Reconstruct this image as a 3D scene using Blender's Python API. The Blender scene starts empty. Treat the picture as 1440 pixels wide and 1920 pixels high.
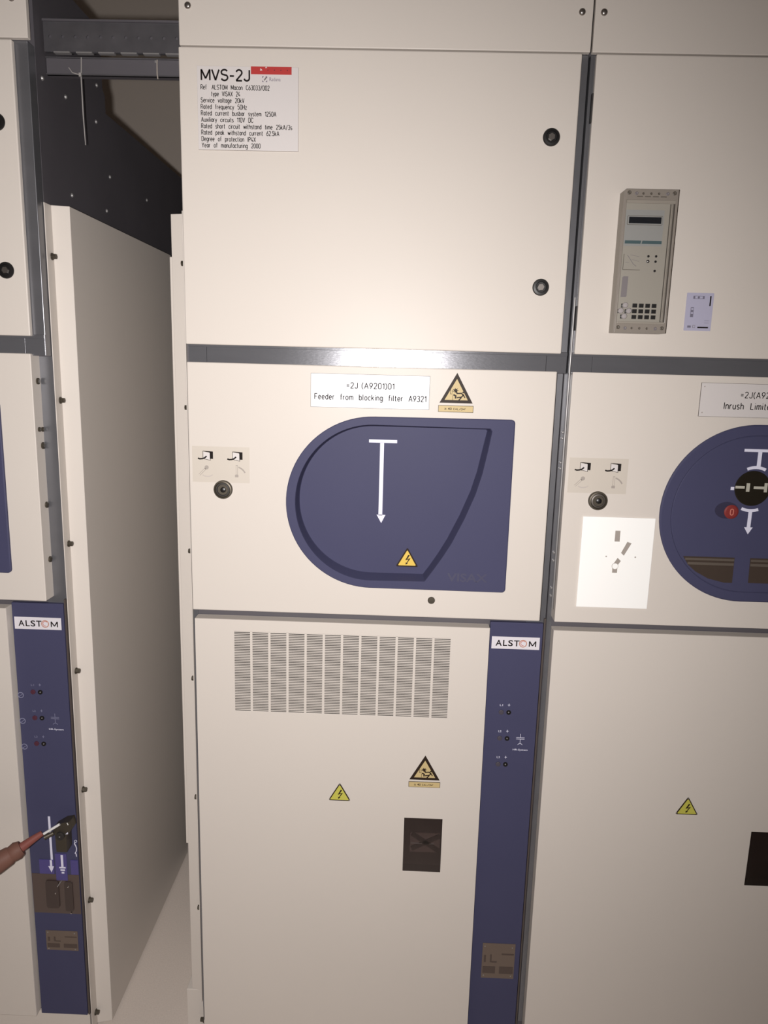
import bpy, bmesh, math
from mathutils import Vector, Matrix

# ------------------------------------------------------------------ camera, world, light, exposure
sc = bpy.context.scene
COL = sc.collection
sc.view_settings.view_transform = 'Standard'
sc.view_settings.look = 'None'
sc.view_settings.exposure = 0.0
sc.view_settings.gamma = 1.0
sc.view_settings.use_curve_mapping = False
try:
    sc.cycles.use_denoising = True
    sc.cycles.max_bounces = 8
    sc.cycles.sample_clamp_indirect = 4.0
except Exception:
    pass

CAM = Vector((0.46258, -1.59305, 1.71132))
cd = bpy.data.cameras.new('camera')
cam = bpy.data.objects.new('camera', cd)
COL.objects.link(cam)
right = Vector((0.99930538, 0.02639069, 0.02631152))
up = Vector((-0.03089622, 0.19193189, 0.9809218))
fwd = Vector((-0.02083719, 0.98105335, -0.19261394))
m3 = Matrix((right, up, -fwd)).transposed()
cam.matrix_world = Matrix.Translation(CAM) @ m3.to_4x4()
cd.sensor_fit = 'VERTICAL'
cd.sensor_height = 36.0
cd.lens = 1382.2 / 1920.0 * 36.0
cd.clip_start = 0.02
sc.camera = cam

w = bpy.data.worlds.new('dim_room')
sc.world = w
w.use_nodes = True
w.node_tree.nodes['Background'].inputs[0].default_value = (1.0, 0.86, 0.76, 1)
w.node_tree.nodes['Background'].inputs[1].default_value = 0.022

# the phone's flash: the only strong light in the room, just left of the lens
fl = bpy.data.lights.new('phone_flash', 'SPOT')
fl.energy = 142.0
fl.color = (1.0, 0.965, 0.94)
fl.spot_size = math.radians(146)
fl.spot_blend = 1.0
fl.shadow_soft_size = 0.012
flo = bpy.data.objects.new('phone_flash', fl)
COL.objects.link(flo)
flo.location = CAM + Vector((-0.05, 0.02, 0.0))
aim = Vector((-0.04, 0.0, 1.20))
flo.rotation_euler = (aim - flo.location).to_track_quat('-Z', 'Y').to_euler()


# ------------------------------------------------------------------ materials
def lin(c):
    return tuple(((v / 255.0) / 12.92 if v / 255.0 <= 0.04045 else ((v / 255.0 + 0.055) / 1.055) ** 2.4) for v in c)


MATS = {}


def mat(name, rgb, rough=0.5, metal=0.0, bump=0.0, bscale=900.0, vary=0.0, vscale=3.0, spec=0.5, aniso=0.0, stretch=None):
    m = bpy.data.materials.new(name)
    m.use_nodes = True
    nt = m.node_tree
    b = nt.nodes['Principled BSDF']
    b.inputs['Base Color'].default_value = (*rgb, 1)
    b.inputs['Roughness'].default_value = rough
    b.inputs['Metallic'].default_value = metal
    b.inputs['Specular IOR Level'].default_value = spec
    tc = nt.nodes.new('ShaderNodeTexCoord')
    src = tc.outputs['Object']
    if stretch:
        mp = nt.nodes.new('ShaderNodeMapping')
        mp.inputs['Scale'].default_value = stretch
        nt.links.new(src, mp.inputs[0])
        src = mp.outputs[0]
    if bump:
        n = nt.nodes.new('ShaderNodeTexNoise')
        n.inputs['Scale'].default_value = bscale
        n.inputs['Detail'].default_value = 2
        nt.links.new(src, n.inputs['Vector'])
        bp = nt.nodes.new('ShaderNodeBump')
        bp.inputs['Strength'].default_value = bump
        bp.inputs['Distance'].default_value = 0.001
        nt.links.new(n.outputs['Fac'], bp.inputs['Height'])
        nt.links.new(bp.outputs['Normal'], b.inputs['Normal'])
    if vary:
        n2 = nt.nodes.new('ShaderNodeTexNoise')
        n2.inputs['Scale'].default_value = vscale
        n2.inputs['Detail'].default_value = 4
        nt.links.new(src, n2.inputs['Vector'])
        mx = nt.nodes.new('ShaderNodeMix')
        mx.data_type = 'RGBA'
        mx.inputs[6].default_value = (*[c * (1 - vary) for c in rgb], 1)
        mx.inputs[7].default_value = (*[min(1, c * (1 + vary)) for c in rgb], 1)
        nt.links.new(n2.outputs['Fac'], mx.inputs[0])
        nt.links.new(mx.outputs[2], b.inputs['Base Color'])
    MATS[name] = m
    return m


mat('cream', (0.60, 0.547, 0.500), 0.42, spec=0.20, bump=0.05, bscale=700, vary=0.015, vscale=5)
mat('blue', (0.058, 0.058, 0.111), 0.5, spec=0.10, bump=0.03, bscale=900, vary=0.04, vscale=8)
mat('engraving', (0.048, 0.046, 0.088), 0.45)
mat('galv', (0.19, 0.19, 0.205), 0.30, metal=0.6, vary=0.16, vscale=18, bump=0.04, bscale=60, stretch=(1, 1, 1))
mat('brushed', (0.165, 0.165, 0.18), 0.17, metal=0.5, vary=0.12, vscale=30, bump=0.10, bscale=320, stretch=(0.25, 1, 1))
mat('darkmetal', (0.085, 0.078, 0.088), 0.6, metal=0.1, vary=0.15, vscale=6)
mat('trayzinc', (0.12, 0.115, 0.125), 0.45, metal=0.6, vary=0.35, vscale=22)
mat('zinclip', (0.30, 0.29, 0.29), 0.4, metal=0.5)
mat('black', (0.010, 0.009, 0.009), 0.35)
mat('softblack', (0.022, 0.019, 0.018), 0.6)
mat('chrome', (0.62, 0.61, 0.60), 0.16, metal=1.0)
mat('steel', (0.33, 0.30, 0.28), 0.3, metal=0.9)
mat('brightsteel', (0.80, 0.79, 0.78), 0.45, metal=0.2)
mat('bolt', (0.085, 0.072, 0.055), 0.45, metal=0.6)
mat('white', (0.78, 0.78, 0.81), 0.45, spec=0.2)
mat('badgewhite', (0.66, 0.63, 0.67), 0.5, spec=0.2)
mat('platewhite', (0.93, 0.92, 0.90), 0.35)
mat('labelgrey', (0.60, 0.56, 0.55), 0.4)
mat('symbolwhite', (0.68, 0.67, 0.80), 0.5)
mat('symboldim', (0.20, 0.20, 0.30), 0.6)
mat('ink', (0.018, 0.015, 0.014), 0.8, spec=0.05)
mat('inkgrey', (0.16, 0.14, 0.13), 0.6)
mat('inkviolet', (0.14, 0.11, 0.16), 0.6)
mat('red', (0.42, 0.035, 0.032), 0.45)
mat('redlight', (0.50, 0.16, 0.12), 0.5)
mat('swirl', (0.45, 0.20, 0.13), 0.5)
mat('yellow', (0.68, 0.46, 0.07), 0.45)
mat('yellowgreen', (0.50, 0.47, 0.08), 0.45)
mat('gold', (0.52, 0.40, 0.20), 0.45, spec=0.2)
mat('signblack', (0.026, 0.016, 0.011), 0.5, spec=0.15)
mat('beigelabel', (0.53, 0.475, 0.415), 0.45)
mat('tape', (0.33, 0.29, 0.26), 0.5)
mat('tape2', (0.46, 0.41, 0.375), 0.5)
mat('relaygrey', (0.265, 0.235, 0.20), 0.45, vary=0.06, vscale=30)
mat('relayclear', (0.235, 0.205, 0.178), 0.28)
mat('relayface', (0.275, 0.252, 0.216), 0.5)
mat('relaydark', (0.09, 0.075, 0.06), 0.45)
mat('bluegrey', (0.255, 0.252, 0.242), 0.4)
mat('teal', (0.055, 0.090, 0.098), 0.35)
mat('lcd', (0.012, 0.013, 0.016), 0.2)
mat('slotgrey', (0.17, 0.15, 0.155), 0.5)
mat('keyclear', (0.34, 0.31, 0.31), 0.25)
mat('card', (0.40, 0.385, 0.50), 0.4)
mat('cardmark', (0.15, 0.14, 0.19), 0.5)
mat('discblack', (0.014, 0.011, 0.007), 0.3)
mat('markgrey', (0.42, 0.40, 0.34), 0.5)
mat('lampred', (0.20, 0.028, 0.026), 0.55, spec=0.2)
mat('lampbody', (0.035, 0.032, 0.062), 0.35)
mat('windowdark', (0.055, 0.040, 0.032), 0.25)
mat('windowband', (0.105, 0.085, 0.070), 0.35)
mat('recess', (0.050, 0.038, 0.036), 0.5)
mat('recessmid', (0.13, 0.10, 0.095), 0.5)
mat('violetblue', (0.070, 0.058, 0.20), 0.35)
mat('pocket', (0.085, 0.060, 0.052), 0.35)
mat('pocketdark', (0.052, 0.036, 0.032), 0.35)
mat('brownplate', (0.13, 0.095, 0.075), 0.45)
mat('brownmark', (0.070, 0.048, 0.040), 0.45)
mat('handle', (0.150, 0.070, 0.052), 0.6, spec=0.25, vary=0.12, vscale=30)
mat('handlered', (0.20, 0.062, 0.050), 0.6, spec=0.25)
mat('sockred', (0.075, 0.022, 0.038), 0.4)
mat('sockgrey', (0.060, 0.052, 0.070), 0.5)
mat('rustband', (0.07, 0.055, 0.05), 0.5)
mat('nylon', (0.30, 0.28, 0.27), 0.4)
mat('wallpaint', (0.50, 0.44, 0.39), 0.8, bump=0.1, bscale=80, vary=0.03, vscale=2)
mat('floorvinyl', (0.66, 0.58, 0.52), 0.45, vary=0.14, vscale=260, bump=0.02, bscale=300)

g = bpy.data.materials.new('pane')          # thin clear pane
g.use_nodes = True
nt = g.node_tree
for n in list(nt.nodes):
    nt.nodes.remove(n)
out = nt.nodes.new('ShaderNodeOutputMaterial')
tr = nt.nodes.new('ShaderNodeBsdfTransparent')
tr.inputs[0].default_value = (0.80, 0.76, 0.75, 1)
gl = nt.nodes.new('ShaderNodeBsdfGlossy')
gl.inputs['Roughness'].default_value = 0.06
fr = nt.nodes.new('ShaderNodeFresnel')
fr.inputs['IOR'].default_value = 1.45
mx = nt.nodes.new('ShaderNodeMixShader')
nt.links.new(fr.outputs[0], mx.inputs[0])
nt.links.new(tr.outputs[0], mx.inputs[1])
nt.links.new(gl.outputs[0], mx.inputs[2])
nt.links.new(mx.outputs[0], out.inputs[0])
MATS['pane'] = g

# ------------------------------------------------------------------ mesh helpers
_text_cache = {}


def text_mesh(s, bold):
    """Triangles of a line of lettering, cap height 1, starting at x = 0, on the baseline."""
    key = (s, bold)
    if key in _text_cache:
        return _text_cache[key]

    def grab(t):
        cu = bpy.data.curves.new('lettering', 'FONT')
        cu.body = t
        cu.size = 1.0
        cu.offset = bold
        cu.resolution_u = 3
        ob = bpy.data.objects.new('lettering', cu)
        COL.objects.link(ob)
        dg = bpy.context.evaluated_depsgraph_get()
        dg.update()
        me = bpy.data.meshes.new_from_object(ob.evaluated_get(dg))
        vs = [tuple(v.co) for v in me.vertices]
        fs = [tuple(p.vertices) for p in me.polygons]
        bpy.data.objects.remove(ob)
        bpy.data.curves.remove(cu)
        bpy.data.meshes.remove(me)
        return vs, fs
    hv, _ = grab('H')
    cap = max(v[1] for v in hv) - min(v[1] for v in hv)
    vs, fs = grab(s)
    x0 = min(v[0] for v in vs)
    x1 = max(v[0] for v in vs)
    r = ([((v[0] - x0) / cap, v[1] / cap) for v in vs], fs, (x1 - x0) / cap)
    _text_cache[key] = r
    return r


def A_(cx, cz, rx, rz, a0, a1, n=9):
    return [(cx + rx * math.cos(math.radians(a0 + (a1 - a0) * i / n)), cz + rz * math.sin(math.radians(a0 + (a1 - a0) * i / n))) for i in range(n + 1)]


def glyphs():
    """Upright drawing-office lettering as pen strokes: advance width and strokes, cap height 1."""
    o = lambda w_=0.46: A_(w_ / 2, 0.34, w_ / 2, 0.34, 0, 360, 16)
    hump = lambda x, w_: [(x, 0.40)] + A_(x + w_ / 2, 0.42, w_ / 2, 0.26, 180, 0) + [(x + w_, 0)]
    G = {
        'A': (0.60, [[(0, 0), (0.30, 1), (0.60, 0)], [(0.11, 0.34), (0.49, 0.34)]]),
        'C': (0.52, [A_(0.28, 0.72, 0.26, 0.28, 15, 180) + A_(0.28, 0.28, 0.26, 0.28, 180, 345)]),
        'D': (0.54, [[(0, 0), (0, 1), (0.26, 1)] + A_(0.26, 0.72, 0.27, 0.28, 90, 0) + A_(0.26, 0.28, 0.27, 0.28, 0, -90) + [(0, 0)]]),
        'F': (0.48, [[(0, 0), (0, 1), (0.48, 1)], [(0, 0.53), (0.40, 0.53)]]),
        'H': (0.54, [[(0, 0), (0, 1)], [(0.54, 0), (0.54, 1)], [(0, 0.52), (0.54, 0.52)]]),
        'I': (0.06, [[(0.03, 0), (0.03, 1)]]),
        'J': (0.42, [[(0.42, 1), (0.42, 0.24)] + A_(0.21, 0.24, 0.21, 0.24, 0, -170)]),
        'L': (0.46, [[(0, 1), (0, 0), (0.46, 0)]]),
        'M': (0.68, [[(0, 0), (0, 1), (0.34, 0.15), (0.68, 1), (0.68, 0)]]),
        'O': (0.56, [A_(0.28, 0.5, 0.28, 0.5, 0, 360, 20)]),
        'P': (0.50, [[(0, 0), (0, 1), (0.26, 1)] + A_(0.26, 0.74, 0.24, 0.26, 90, -90) + [(0, 0.48)]]),
        'R': (0.52, [[(0, 0), (0, 1), (0.26, 1)] + A_(0.26, 0.74, 0.24, 0.26, 90, -90) + [(0, 0.48)], [(0.24, 0.48), (0.52, 0)]]),
        'S': (0.52, [A_(0.26, 0.755, 0.25, 0.245, 25, 230) + A_(0.26, 0.27, 0.26, 0.27, 50, -160)]),
        'T': (0.54, [[(0, 1), (0.54, 1)], [(0.27, 1), (0.27, 0)]]),
        'V': (0.58, [[(0, 1), (0.29, 0), (0.58, 1)]]),
        'X': (0.54, [[(0, 0), (0.54, 1)], [(0, 1), (0.54, 0)]]),
        'Y': (0.54, [[(0, 1), (0.27, 0.48), (0.54, 1)], [(0.27, 0.48), (0.27, 0)]]),
        '0': (0.48, [A_(0.24, 0.72, 0.24, 0.28, 0, 180) + A_(0.24, 0.28, 0.24, 0.28, 180, 360) + [(0.48, 0.72)]]),
        '1': (0.24, [[(0, 0.76), (0.22, 1), (0.22, 0)]]),
        '2': (0.48, [A_(0.24, 0.74, 0.23, 0.26, 165, -35) + [(0, 0), (0.48, 0)]]),
        '3': (0.48, [A_(0.23, 0.76, 0.22, 0.24, 150, -90) + A_(0.23, 0.26, 0.25, 0.26, 90, -150)]),
        '4': (0.50, [[(0.36, 0), (0.36, 0.48)], [(0.26, 1), (0, 0.24), (0.50, 0.24)]]),
        '5': (0.48, [[(0.44, 1), (0.06, 1), (0.03, 0.56)] + A_(0.24, 0.32, 0.24, 0.32, 130, -150)]),
        '6': (0.48, [[(0.36, 1), (0.06, 0.46)] + A_(0.24, 0.29, 0.24, 0.29, 150, 510, 16)]),
        '9': (0.48, [[(0.12, 0), (0.42, 0.54)] + A_(0.24, 0.71, 0.24, 0.29, -30, 330, 16)]),
        'a': (0.44, [A_(0.22, 0.34, 0.22, 0.34, 0, 360, 14), [(0.44, 0.68), (0.44, 0)]]),
        'b': (0.44, [A_(0.22, 0.34, 0.22, 0.34, 0, 360, 14), [(0, 1), (0, 0)]]),
        'c': (0.40, [A_(0.22, 0.34, 0.22, 0.34, 40, 320, 14)]),
        'd': (0.44, [A_(0.22, 0.34, 0.22, 0.34, 0, 360, 14), [(0.44, 1), (0.44, 0)]]),
        'e': (0.44, [[(0, 0.35), (0.44, 0.35)] + A_(0.22, 0.34, 0.22, 0.34, 3, 315, 14)]),
        'f': (0.28, [A_(0.22, 0.84, 0.12, 0.16, 70, 180, 6) + [(0.10, 0)], [(0, 0.66), (0.26, 0.66)]]),
        'g': (0.44, [A_(0.22, 0.34, 0.22, 0.34, 0, 360, 14), [(0.44, 0.68), (0.44, -0.10)] + A_(0.22, -0.10, 0.22, 0.20, 0, -150, 7)]),
        'h': (0.42, [[(0, 1), (0, 0)], hump(0, 0.42)]),
        'i': (0.06, [[(0.03, 0), (0.03, 0.68)], [(0.03, 0.88), (0.03, 0.97)]]),
        'k': (0.40, [[(0, 0), (0, 1)], [(0.36, 0.68), (0, 0.28)], [(0.13, 0.42), (0.40, 0)]]),
        'l': (0.10, [[(0.03, 1), (0.03, 0.08), (0.10, 0)]]),
        'm': (0.66, [[(0, 0.68), (0, 0)], hump(0, 0.33), hump(0.33, 0.33)]),
        'n': (0.42, [[(0, 0.68), (0, 0)], hump(0, 0.42)]),
        'o': (0.46, [o()]),
        'p': (0.44, [A_(0.22, 0.34, 0.22, 0.34, 0, 360, 14), [(0, 0.68), (0, -0.30)]]),
        'q': (0.44, [A_(0.22, 0.34, 0.22, 0.34, 0, 360, 14), [(0.44, 0.68), (0.44, -0.30)]]),
        'r': (0.26, [[(0, 0.68), (0, 0)], [(0, 0.42)] + A_(0.20, 0.42, 0.20, 0.25, 180, 75, 6)]),
        's': (0.38, [A_(0.19, 0.51, 0.18, 0.17, 30, 240, 8) + A_(0.19, 0.17, 0.19, 0.17, 60, -150, 8)]),
        't': (0.28, [[(0.10, 0.94), (0.10, 0.14)] + A_(0.22, 0.14, 0.12, 0.14, 180, 290, 5), [(0, 0.66), (0.28, 0.66)]]),
        'u': (0.42, [[(0, 0.68), (0, 0.25)] + A_(0.21, 0.25, 0.21, 0.25, 180, 360, 8), [(0.42, 0.68), (0.42, 0)]]),
        'v': (0.42, [[(0, 0.68), (0.21, 0), (0.42, 0.68)]]),
        'w': (0.62, [[(0, 0.68), (0.155, 0), (0.31, 0.60), (0.465, 0), (0.62, 0.68)]]),
        'x': (0.40, [[(0, 0), (0.40, 0.68)], [(0, 0.68), (0.40, 0)]]),
        'y': (0.42, [[(0, 0.68), (0.22, 0.02)], [(0.42, 0.68), (0.12, -0.30)]]),
        'z': (0.38, [[(0, 0.68), (0.38, 0.68), (0, 0), (0.38, 0)]]),
        '-': (0.34, [[(0, 0.42), (0.34, 0.42)]]),
        '=': (0.42, [[(0, 0.60), (0.42, 0.60)], [(0, 0.36), (0.42, 0.36)]]),
        '(': (0.20, [[(0.20, 1.06), (0.04, 0.74), (0.0, 0.45), (0.04, 0.16), (0.20, -0.14)]]),
        ')': (0.20, [[(0.0, 1.06), (0.16, 0.74), (0.20, 0.45), (0.16, 0.16), (0.0, -0.14)]]),
        '/': (0.40, [[(0, -0.08), (0.40, 1.06)]]),
        '.': (0.06, [[(0.03, 0), (0.03, 0.09)]]),
        ' ': (0.24, []),
    }
    return G


def split_sharp(pts):
    """Break a pen line where it turns back on itself, so that each piece keeps its full width."""
    out, cur = [], [pts[0]]
    for i in range(1, len(pts)):
        cur.append(pts[i])
        if i < len(pts) - 1:
            a = Vector((pts[i][0] - pts[i - 1][0], pts[i][1] - pts[i - 1][1]))
            b = Vector((pts[i + 1][0] - pts[i][0], pts[i + 1][1] - pts[i][1]))
            if a.length > 1e-9 and b.length > 1e-9 and a.normalized().dot(b.normalized()) < 0.1:
                out.append(cur)
                cur = [pts[i]]
    out.append(cur)
    return out


GLYPHS = glyphs()


class MB:
    def __init__(self):
        self.v, self.f, self.mi, self.ms = [], [], [], []

    def m(self, name):
        if name not in self.ms:
            self.ms.append(name)
        return self.ms.index(name)

    def add(self, vs, fs, mname):
        o = len(self.v)
        k = self.m(mname)
        self.v += [tuple(p) for p in vs]
        for f in fs:
            self.f.append([i + o for i in f])
            self.mi.append(k)
        return self

    def box(self, x0, x1, y0, y1, z0, z1, mname):
        vs = [(x, y, z) for x in (x0, x1) for y in (y0, y1) for z in (z0, z1)]
        return self.add(vs, [(0, 1, 3, 2), (4, 6, 7, 5), (0, 4, 5, 1), (2, 3, 7, 6), (0, 2, 6, 4), (1, 5, 7, 3)], mname)

    def prism(self, poly, y0, y1, mname):
        n = len(poly)
        vs = [(x, y0, z) for x, z in poly] + [(x, y1, z) for x, z in poly]
        fs = [tuple(range(n)), tuple(range(2 * n - 1, n - 1, -1))]
        fs += [(i, (i + 1) % n, n + (i + 1) % n, n + i) for i in range(n)]
        return self.add(vs, fs, mname)

    def loft(self, loops, mname, cap0=False, cap1=False):
        """loops: lists of 3-D points, all of one length."""
        n = len(loops[0])
        vs = [p for lp in loops for p in lp]
        fs = []
        for k in range(len(loops) - 1):
            a, b = k * n, (k + 1) * n
            fs += [(a + i, a + (i + 1) % n, b + (i + 1) % n, b + i) for i in range(n)]
        if cap0:
            fs.append(tuple(range(n)))
        if cap1:
            o = (len(loops) - 1) * n
            fs.append(tuple(range(o + n - 1, o - 1, -1)))
        return self.add(vs, fs, mname)

    def cyl(self, cx, cz, r, y0, y1, mname, n=28, r1=None):
        r1 = r if r1 is None else r1
        c = [(math.cos(2 * math.pi * i / n), math.sin(2 * math.pi * i / n)) for i in range(n)]
        return self.loft([[(cx + r * a, y0, cz + r * b) for a, b in c], [(cx + r1 * a, y1, cz + r1 * b) for a, b in c]], mname, True, True)

    def lathe(self, cx, cz, prof, mname, n=32):
        """prof: (radius, y) pairs turned about the y axis."""
        c = [(math.cos(2 * math.pi * i / n), math.sin(2 * math.pi * i / n)) for i in range(n)]
        return self.loft([[(cx + r * a, y, cz + r * b) for a, b in c] for r, y in prof], mname, True, True)

    def tube(self, pts, rad, mname, n=16):
        loops = []
        for i, p in enumerate(pts):
            p = Vector(p)
            a = Vector(pts[max(0, i - 1)])
            b = Vector(pts[min(len(pts) - 1, i + 1)])
            t = (b - a).normalized()
            s = t.cross(Vector((0, 0, 1)) if abs(t.z) < 0.9 else Vector((1, 0, 0))).normalized()
            u = t.cross(s)
            r = rad[i] if isinstance(rad, (list, tuple)) else rad
            loops.append([tuple(p + r * (math.cos(2 * math.pi * k / n) * s + math.sin(2 * math.pi * k / n) * u)) for k in range(n)])
        return self.loft(loops, mname, True, True)

    def ribbon(self, P, wd):
        """Both edges of a mitred pen line of width wd through the points."""
        n = len(P)
        pw = wd / 2
        closed = math.hypot(P[0][0] - P[-1][0], P[0][1] - P[-1][1]) < 1e-7 and n > 3
        L, R = [], []
        for i in range(n):
            a = P[i - 1] if i else (P[n - 2] if closed else P[0])
            b = P[i + 1] if i < n - 1 else (P[1] if closed else P[-1])
            d0 = Vector((P[i][0] - a[0], P[i][1] - a[1]))
            d1 = Vector((b[0] - P[i][0], b[1] - P[i][1]))
            d0 = d0.normalized() if d0.length > 1e-9 else d1.normalized()
            d1 = d1.normalized() if d1.length > 1e-9 else d0
            t = d0 + d1
            t = t.normalized() if t.length > 1e-6 else d0
            k = pw / max(0.45, t.dot(d0))
            L.append((P[i][0] - t.y * k, P[i][1] + t.x * k))
            R.append((P[i][0] + t.y * k, P[i][1] - t.x * k))
        return L, R

    def stroke(self, pts, wd, y0, y1, mname):
        L, R = self.ribbon(pts, wd)
        n = len(L)
        vs = [(a, y0, b) for a, b in L] + [(a, y0, b) for a, b in R] + [(a, y1, b) for a, b in L] + [(a, y1, b) for a, b in R]
        fs = []
        for i in range(n - 1):
            fs += [(i, i + 1, n + i + 1, n + i), (2 * n + i, 3 * n + i, 3 * n + i + 1, 2 * n + i + 1),
                   (i, 2 * n + i, 2 * n + i + 1, i + 1), (n + i, n + i + 1, 3 * n + i + 1, 3 * n + i)]
        fs += [(0, n, 3 * n, 2 * n), (n - 1, 3 * n - 1, 4 * n - 1, 2 * n - 1)]
        return self.add(vs, fs, mname)

    def arc(self, cx, cz, r, a0, a1, wd, y0, y1, mname, n=16):
        pts = [(cx + r * math.cos(math.radians(a0 + (a1 - a0) * i / n)), cz + r * math.sin(math.radians(a0 + (a1 - a0) * i / n))) for i in range(n + 1)]
        return self.stroke(pts, wd, y0, y1, mname)

    def text(self, s, x0, z0, cap, y, mname, width=None, bold=0.0, thick=0.0003):
        vs, fs, wd = text_mesh(s, bold)
        kx = cap if width is None else width / wd
        self.add([(x0 + a * kx, y - thick, z0 + b * cap) for a, b in vs], fs, mname)
        return self

    def lettering(self, s, x0, z0, cap, y, mname, width, pen=0.10, gap=0.20):
        tot = sum(GLYPHS[c][0] for c in s) + gap * (len(s) - 1)
        kx = width / tot
        x = 0.0
        for c in s:
            wd, st = GLYPHS[c]
            for pl in [q for p0 in st for q in split_sharp(p0)]:
                P = [(x0 + (x + a) * kx, z0 + b * cap) for a, b in pl]
                n = len(P)
                L, R = self.ribbon(P, pen * cap)
                vs = [(a, y - 0.0003, b) for a, b in L] + [(a, y - 0.0003, b) for a, b in R]
                self.add(vs, [(i, i + 1, n + i + 1, n + i) for i in range(n - 1)], mname)
            x += wd + gap
        return self

    def plate(self, x0, x1, z0, z1, y0, y1, holes, mname):
        """A flat plate with rectangular openings (x0, x1, z0, z1)."""
        xs = sorted({x0, x1, *[h[0] for h in holes], *[h[1] for h in holes]})
        zs = sorted({z0, z1, *[h[2] for h in holes], *[h[3] for h in holes]})
        nx, nz = len(xs) - 1, len(zs) - 1

        def solid(i, j):
            if i < 0 or j < 0 or i >= nx or j >= nz:
                return False
            cx, cz = (xs[i] + xs[i + 1]) / 2, (zs[j] + zs[j + 1]) / 2
            return not any(h[0] < cx < h[1] and h[2] < cz < h[3] for h in holes)
        vid, vs, fs = {}, [], []

        def V(i, j, k):
            if (i, j, k) not in vid:
                vid[(i, j, k)] = len(vs)
                vs.append((xs[i], y0 if k == 0 else y1, zs[j]))
            return vid[(i, j, k)]
        for i in range(nx):
            for j in range(nz):
                if not solid(i, j):
                    continue
                fs.append((V(i, j, 0), V(i + 1, j, 0), V(i + 1, j + 1, 0), V(i, j + 1, 0)))
                fs.append((V(i, j + 1, 1), V(i + 1, j + 1, 1), V(i + 1, j, 1), V(i, j, 1)))
                if not solid(i - 1, j):
                    fs.append((V(i, j, 0), V(i, j + 1, 0), V(i, j + 1, 1), V(i, j, 1)))
                if not solid(i + 1, j):
                    fs.append((V(i + 1, j, 0), V(i + 1, j, 1), V(i + 1, j + 1, 1), V(i + 1, j + 1, 0)))
                if not solid(i, j - 1):
                    fs.append((V(i, j, 0), V(i, j, 1), V(i + 1, j, 1), V(i + 1, j, 0)))
                if not solid(i, j + 1):
                    fs.append((V(i, j + 1, 0), V(i + 1, j + 1, 0), V(i + 1, j + 1, 1), V(i, j + 1, 1)))
        return self.add(vs, fs, mname)

    def build(self, name, parent=None, bevel=0.0, smooth=False, loc=None, label=None, seg=2):
        me = bpy.data.meshes.new(name)
        me.from_pydata(self.v, [], self.f)
        for mn in self.ms:
            me.materials.append(MATS[mn])
        for p, k in zip(me.polygons, self.mi):
            p.material_index = k
        bm = bmesh.new()
        bm.from_mesh(me)
        bmesh.ops.recalc_face_normals(bm, faces=bm.faces)
        bm.to_mesh(me)
        bm.free()
        o = bpy.data.objects.new(name, me)
        COL.objects.link(o)
        if smooth:
            for p in me.polygons:
                p.use_smooth = True
            try:
                me.set_sharp_from_angle(angle=math.radians(38))
            except Exception:
                pass
        if bevel:
            b = o.modifiers.new('rounded_edges', 'BEVEL')
            b.width = bevel
            b.segments = seg
            b.limit_method = 'ANGLE'
            b.angle_limit = math.radians(40)
        if parent:
            o.parent = parent
        if loc:
            o.location = loc
        if label:
            o['label'] = label
        return o


def tag(o, label, cat, group=None):
    o['label'] = label
    o['category'] = cat
    if group:
        o['group'] = group
    return o


def thing(name, label, cat, loc=(0, 0, 0), group=None):
    o = bpy.data.objects.new(name, None)
    o.empty_display_size = 0.05
    COL.objects.link(o)
    o.location = loc
    return tag(o, label, cat, group)


def copy_part(o, parent, loc):
    c = o.copy()
    COL.objects.link(c)
    c.parent = parent
    c.location = loc
    return c


def radial(poly, c, angs):
    """Points where rays from c at the given angles meet the closed polygon."""
    res = []
    n = len(poly)
    for a in angs:
        dx, dz = math.cos(a), math.sin(a)
        best = None
        for i in range(n):
            x1, z1 = poly[i][0] - c[0], poly[i][1] - c[1]
            x2, z2 = poly[(i + 1) % n][0] - c[0], poly[(i + 1) % n][1] - c[1]
            ex, ez = x2 - x1, z2 - z1
            den = dx * ez - dz * ex
            if abs(den) < 1e-12:
                continue
            t = (x1 * ez - z1 * ex) / den
            s = (x1 * dz - z1 * dx) / den
            if t > 0 and -1e-7 <= s <= 1 + 1e-7:
                best = t if best is None else max(best, t)
        res.append((c[0] + best * dx, c[1] + best * dz))
    return res


def angles(c, polys, n=180):
    a = [2 * math.pi * i / n - math.pi for i in range(n)]
    for p in polys:
        a += [math.atan2(z - c[1], x - c[0]) for x, z in p]
    a.sort()
    r = []
    for x in a:
        if not r or x - r[-1] > 1e-4:
            r.append(x)
    return r


def corner(cx, cz, r, a0, a1, n=5):
    return [(cx + r * math.cos(math.radians(a0 + (a1 - a0) * i / n)), cz + r * math.sin(math.radians(a0 + (a1 - a0) * i / n))) for i in range(n + 1)]


def round_rect(x0, x1, z0, z1, r, n=4):
    return (corner(x1 - r, z1 - r, r, 0, 90, n) + corner(x0 + r, z1 - r, r, 90, 180, n) +
            corner(x0 + r, z0 + r, r, 180, 270, n) + corner(x1 - r, z0 + r, r, 270, 360, n))


def round_poly(pts, r, n=4):
    out = []
    k = len(pts)
    for i in range(k):
        p = Vector(pts[i]); a = Vector(pts[i - 1]); b = Vector(pts[(i + 1) % k])
        u = (a - p).normalized(); v = (b - p).normalized()
        for j in range(n + 1):
            t = j / n
            q = (1 - t) ** 2 * (p + u * r) + 2 * t * (1 - t) * p + t * t * (p + v * r)
            out.append((q.x, q.y))
    return out


def grow(poly, c, k):
    return [(c[0] + (x - c[0]) * k, c[1] + (z - c[1]) * k) for x, z in poly]


# ------------------------------------------------------------------ the room
def struct(name, mb):
    o = mb.build(name)
    o['kind'] = 'structure'
    return o


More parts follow.
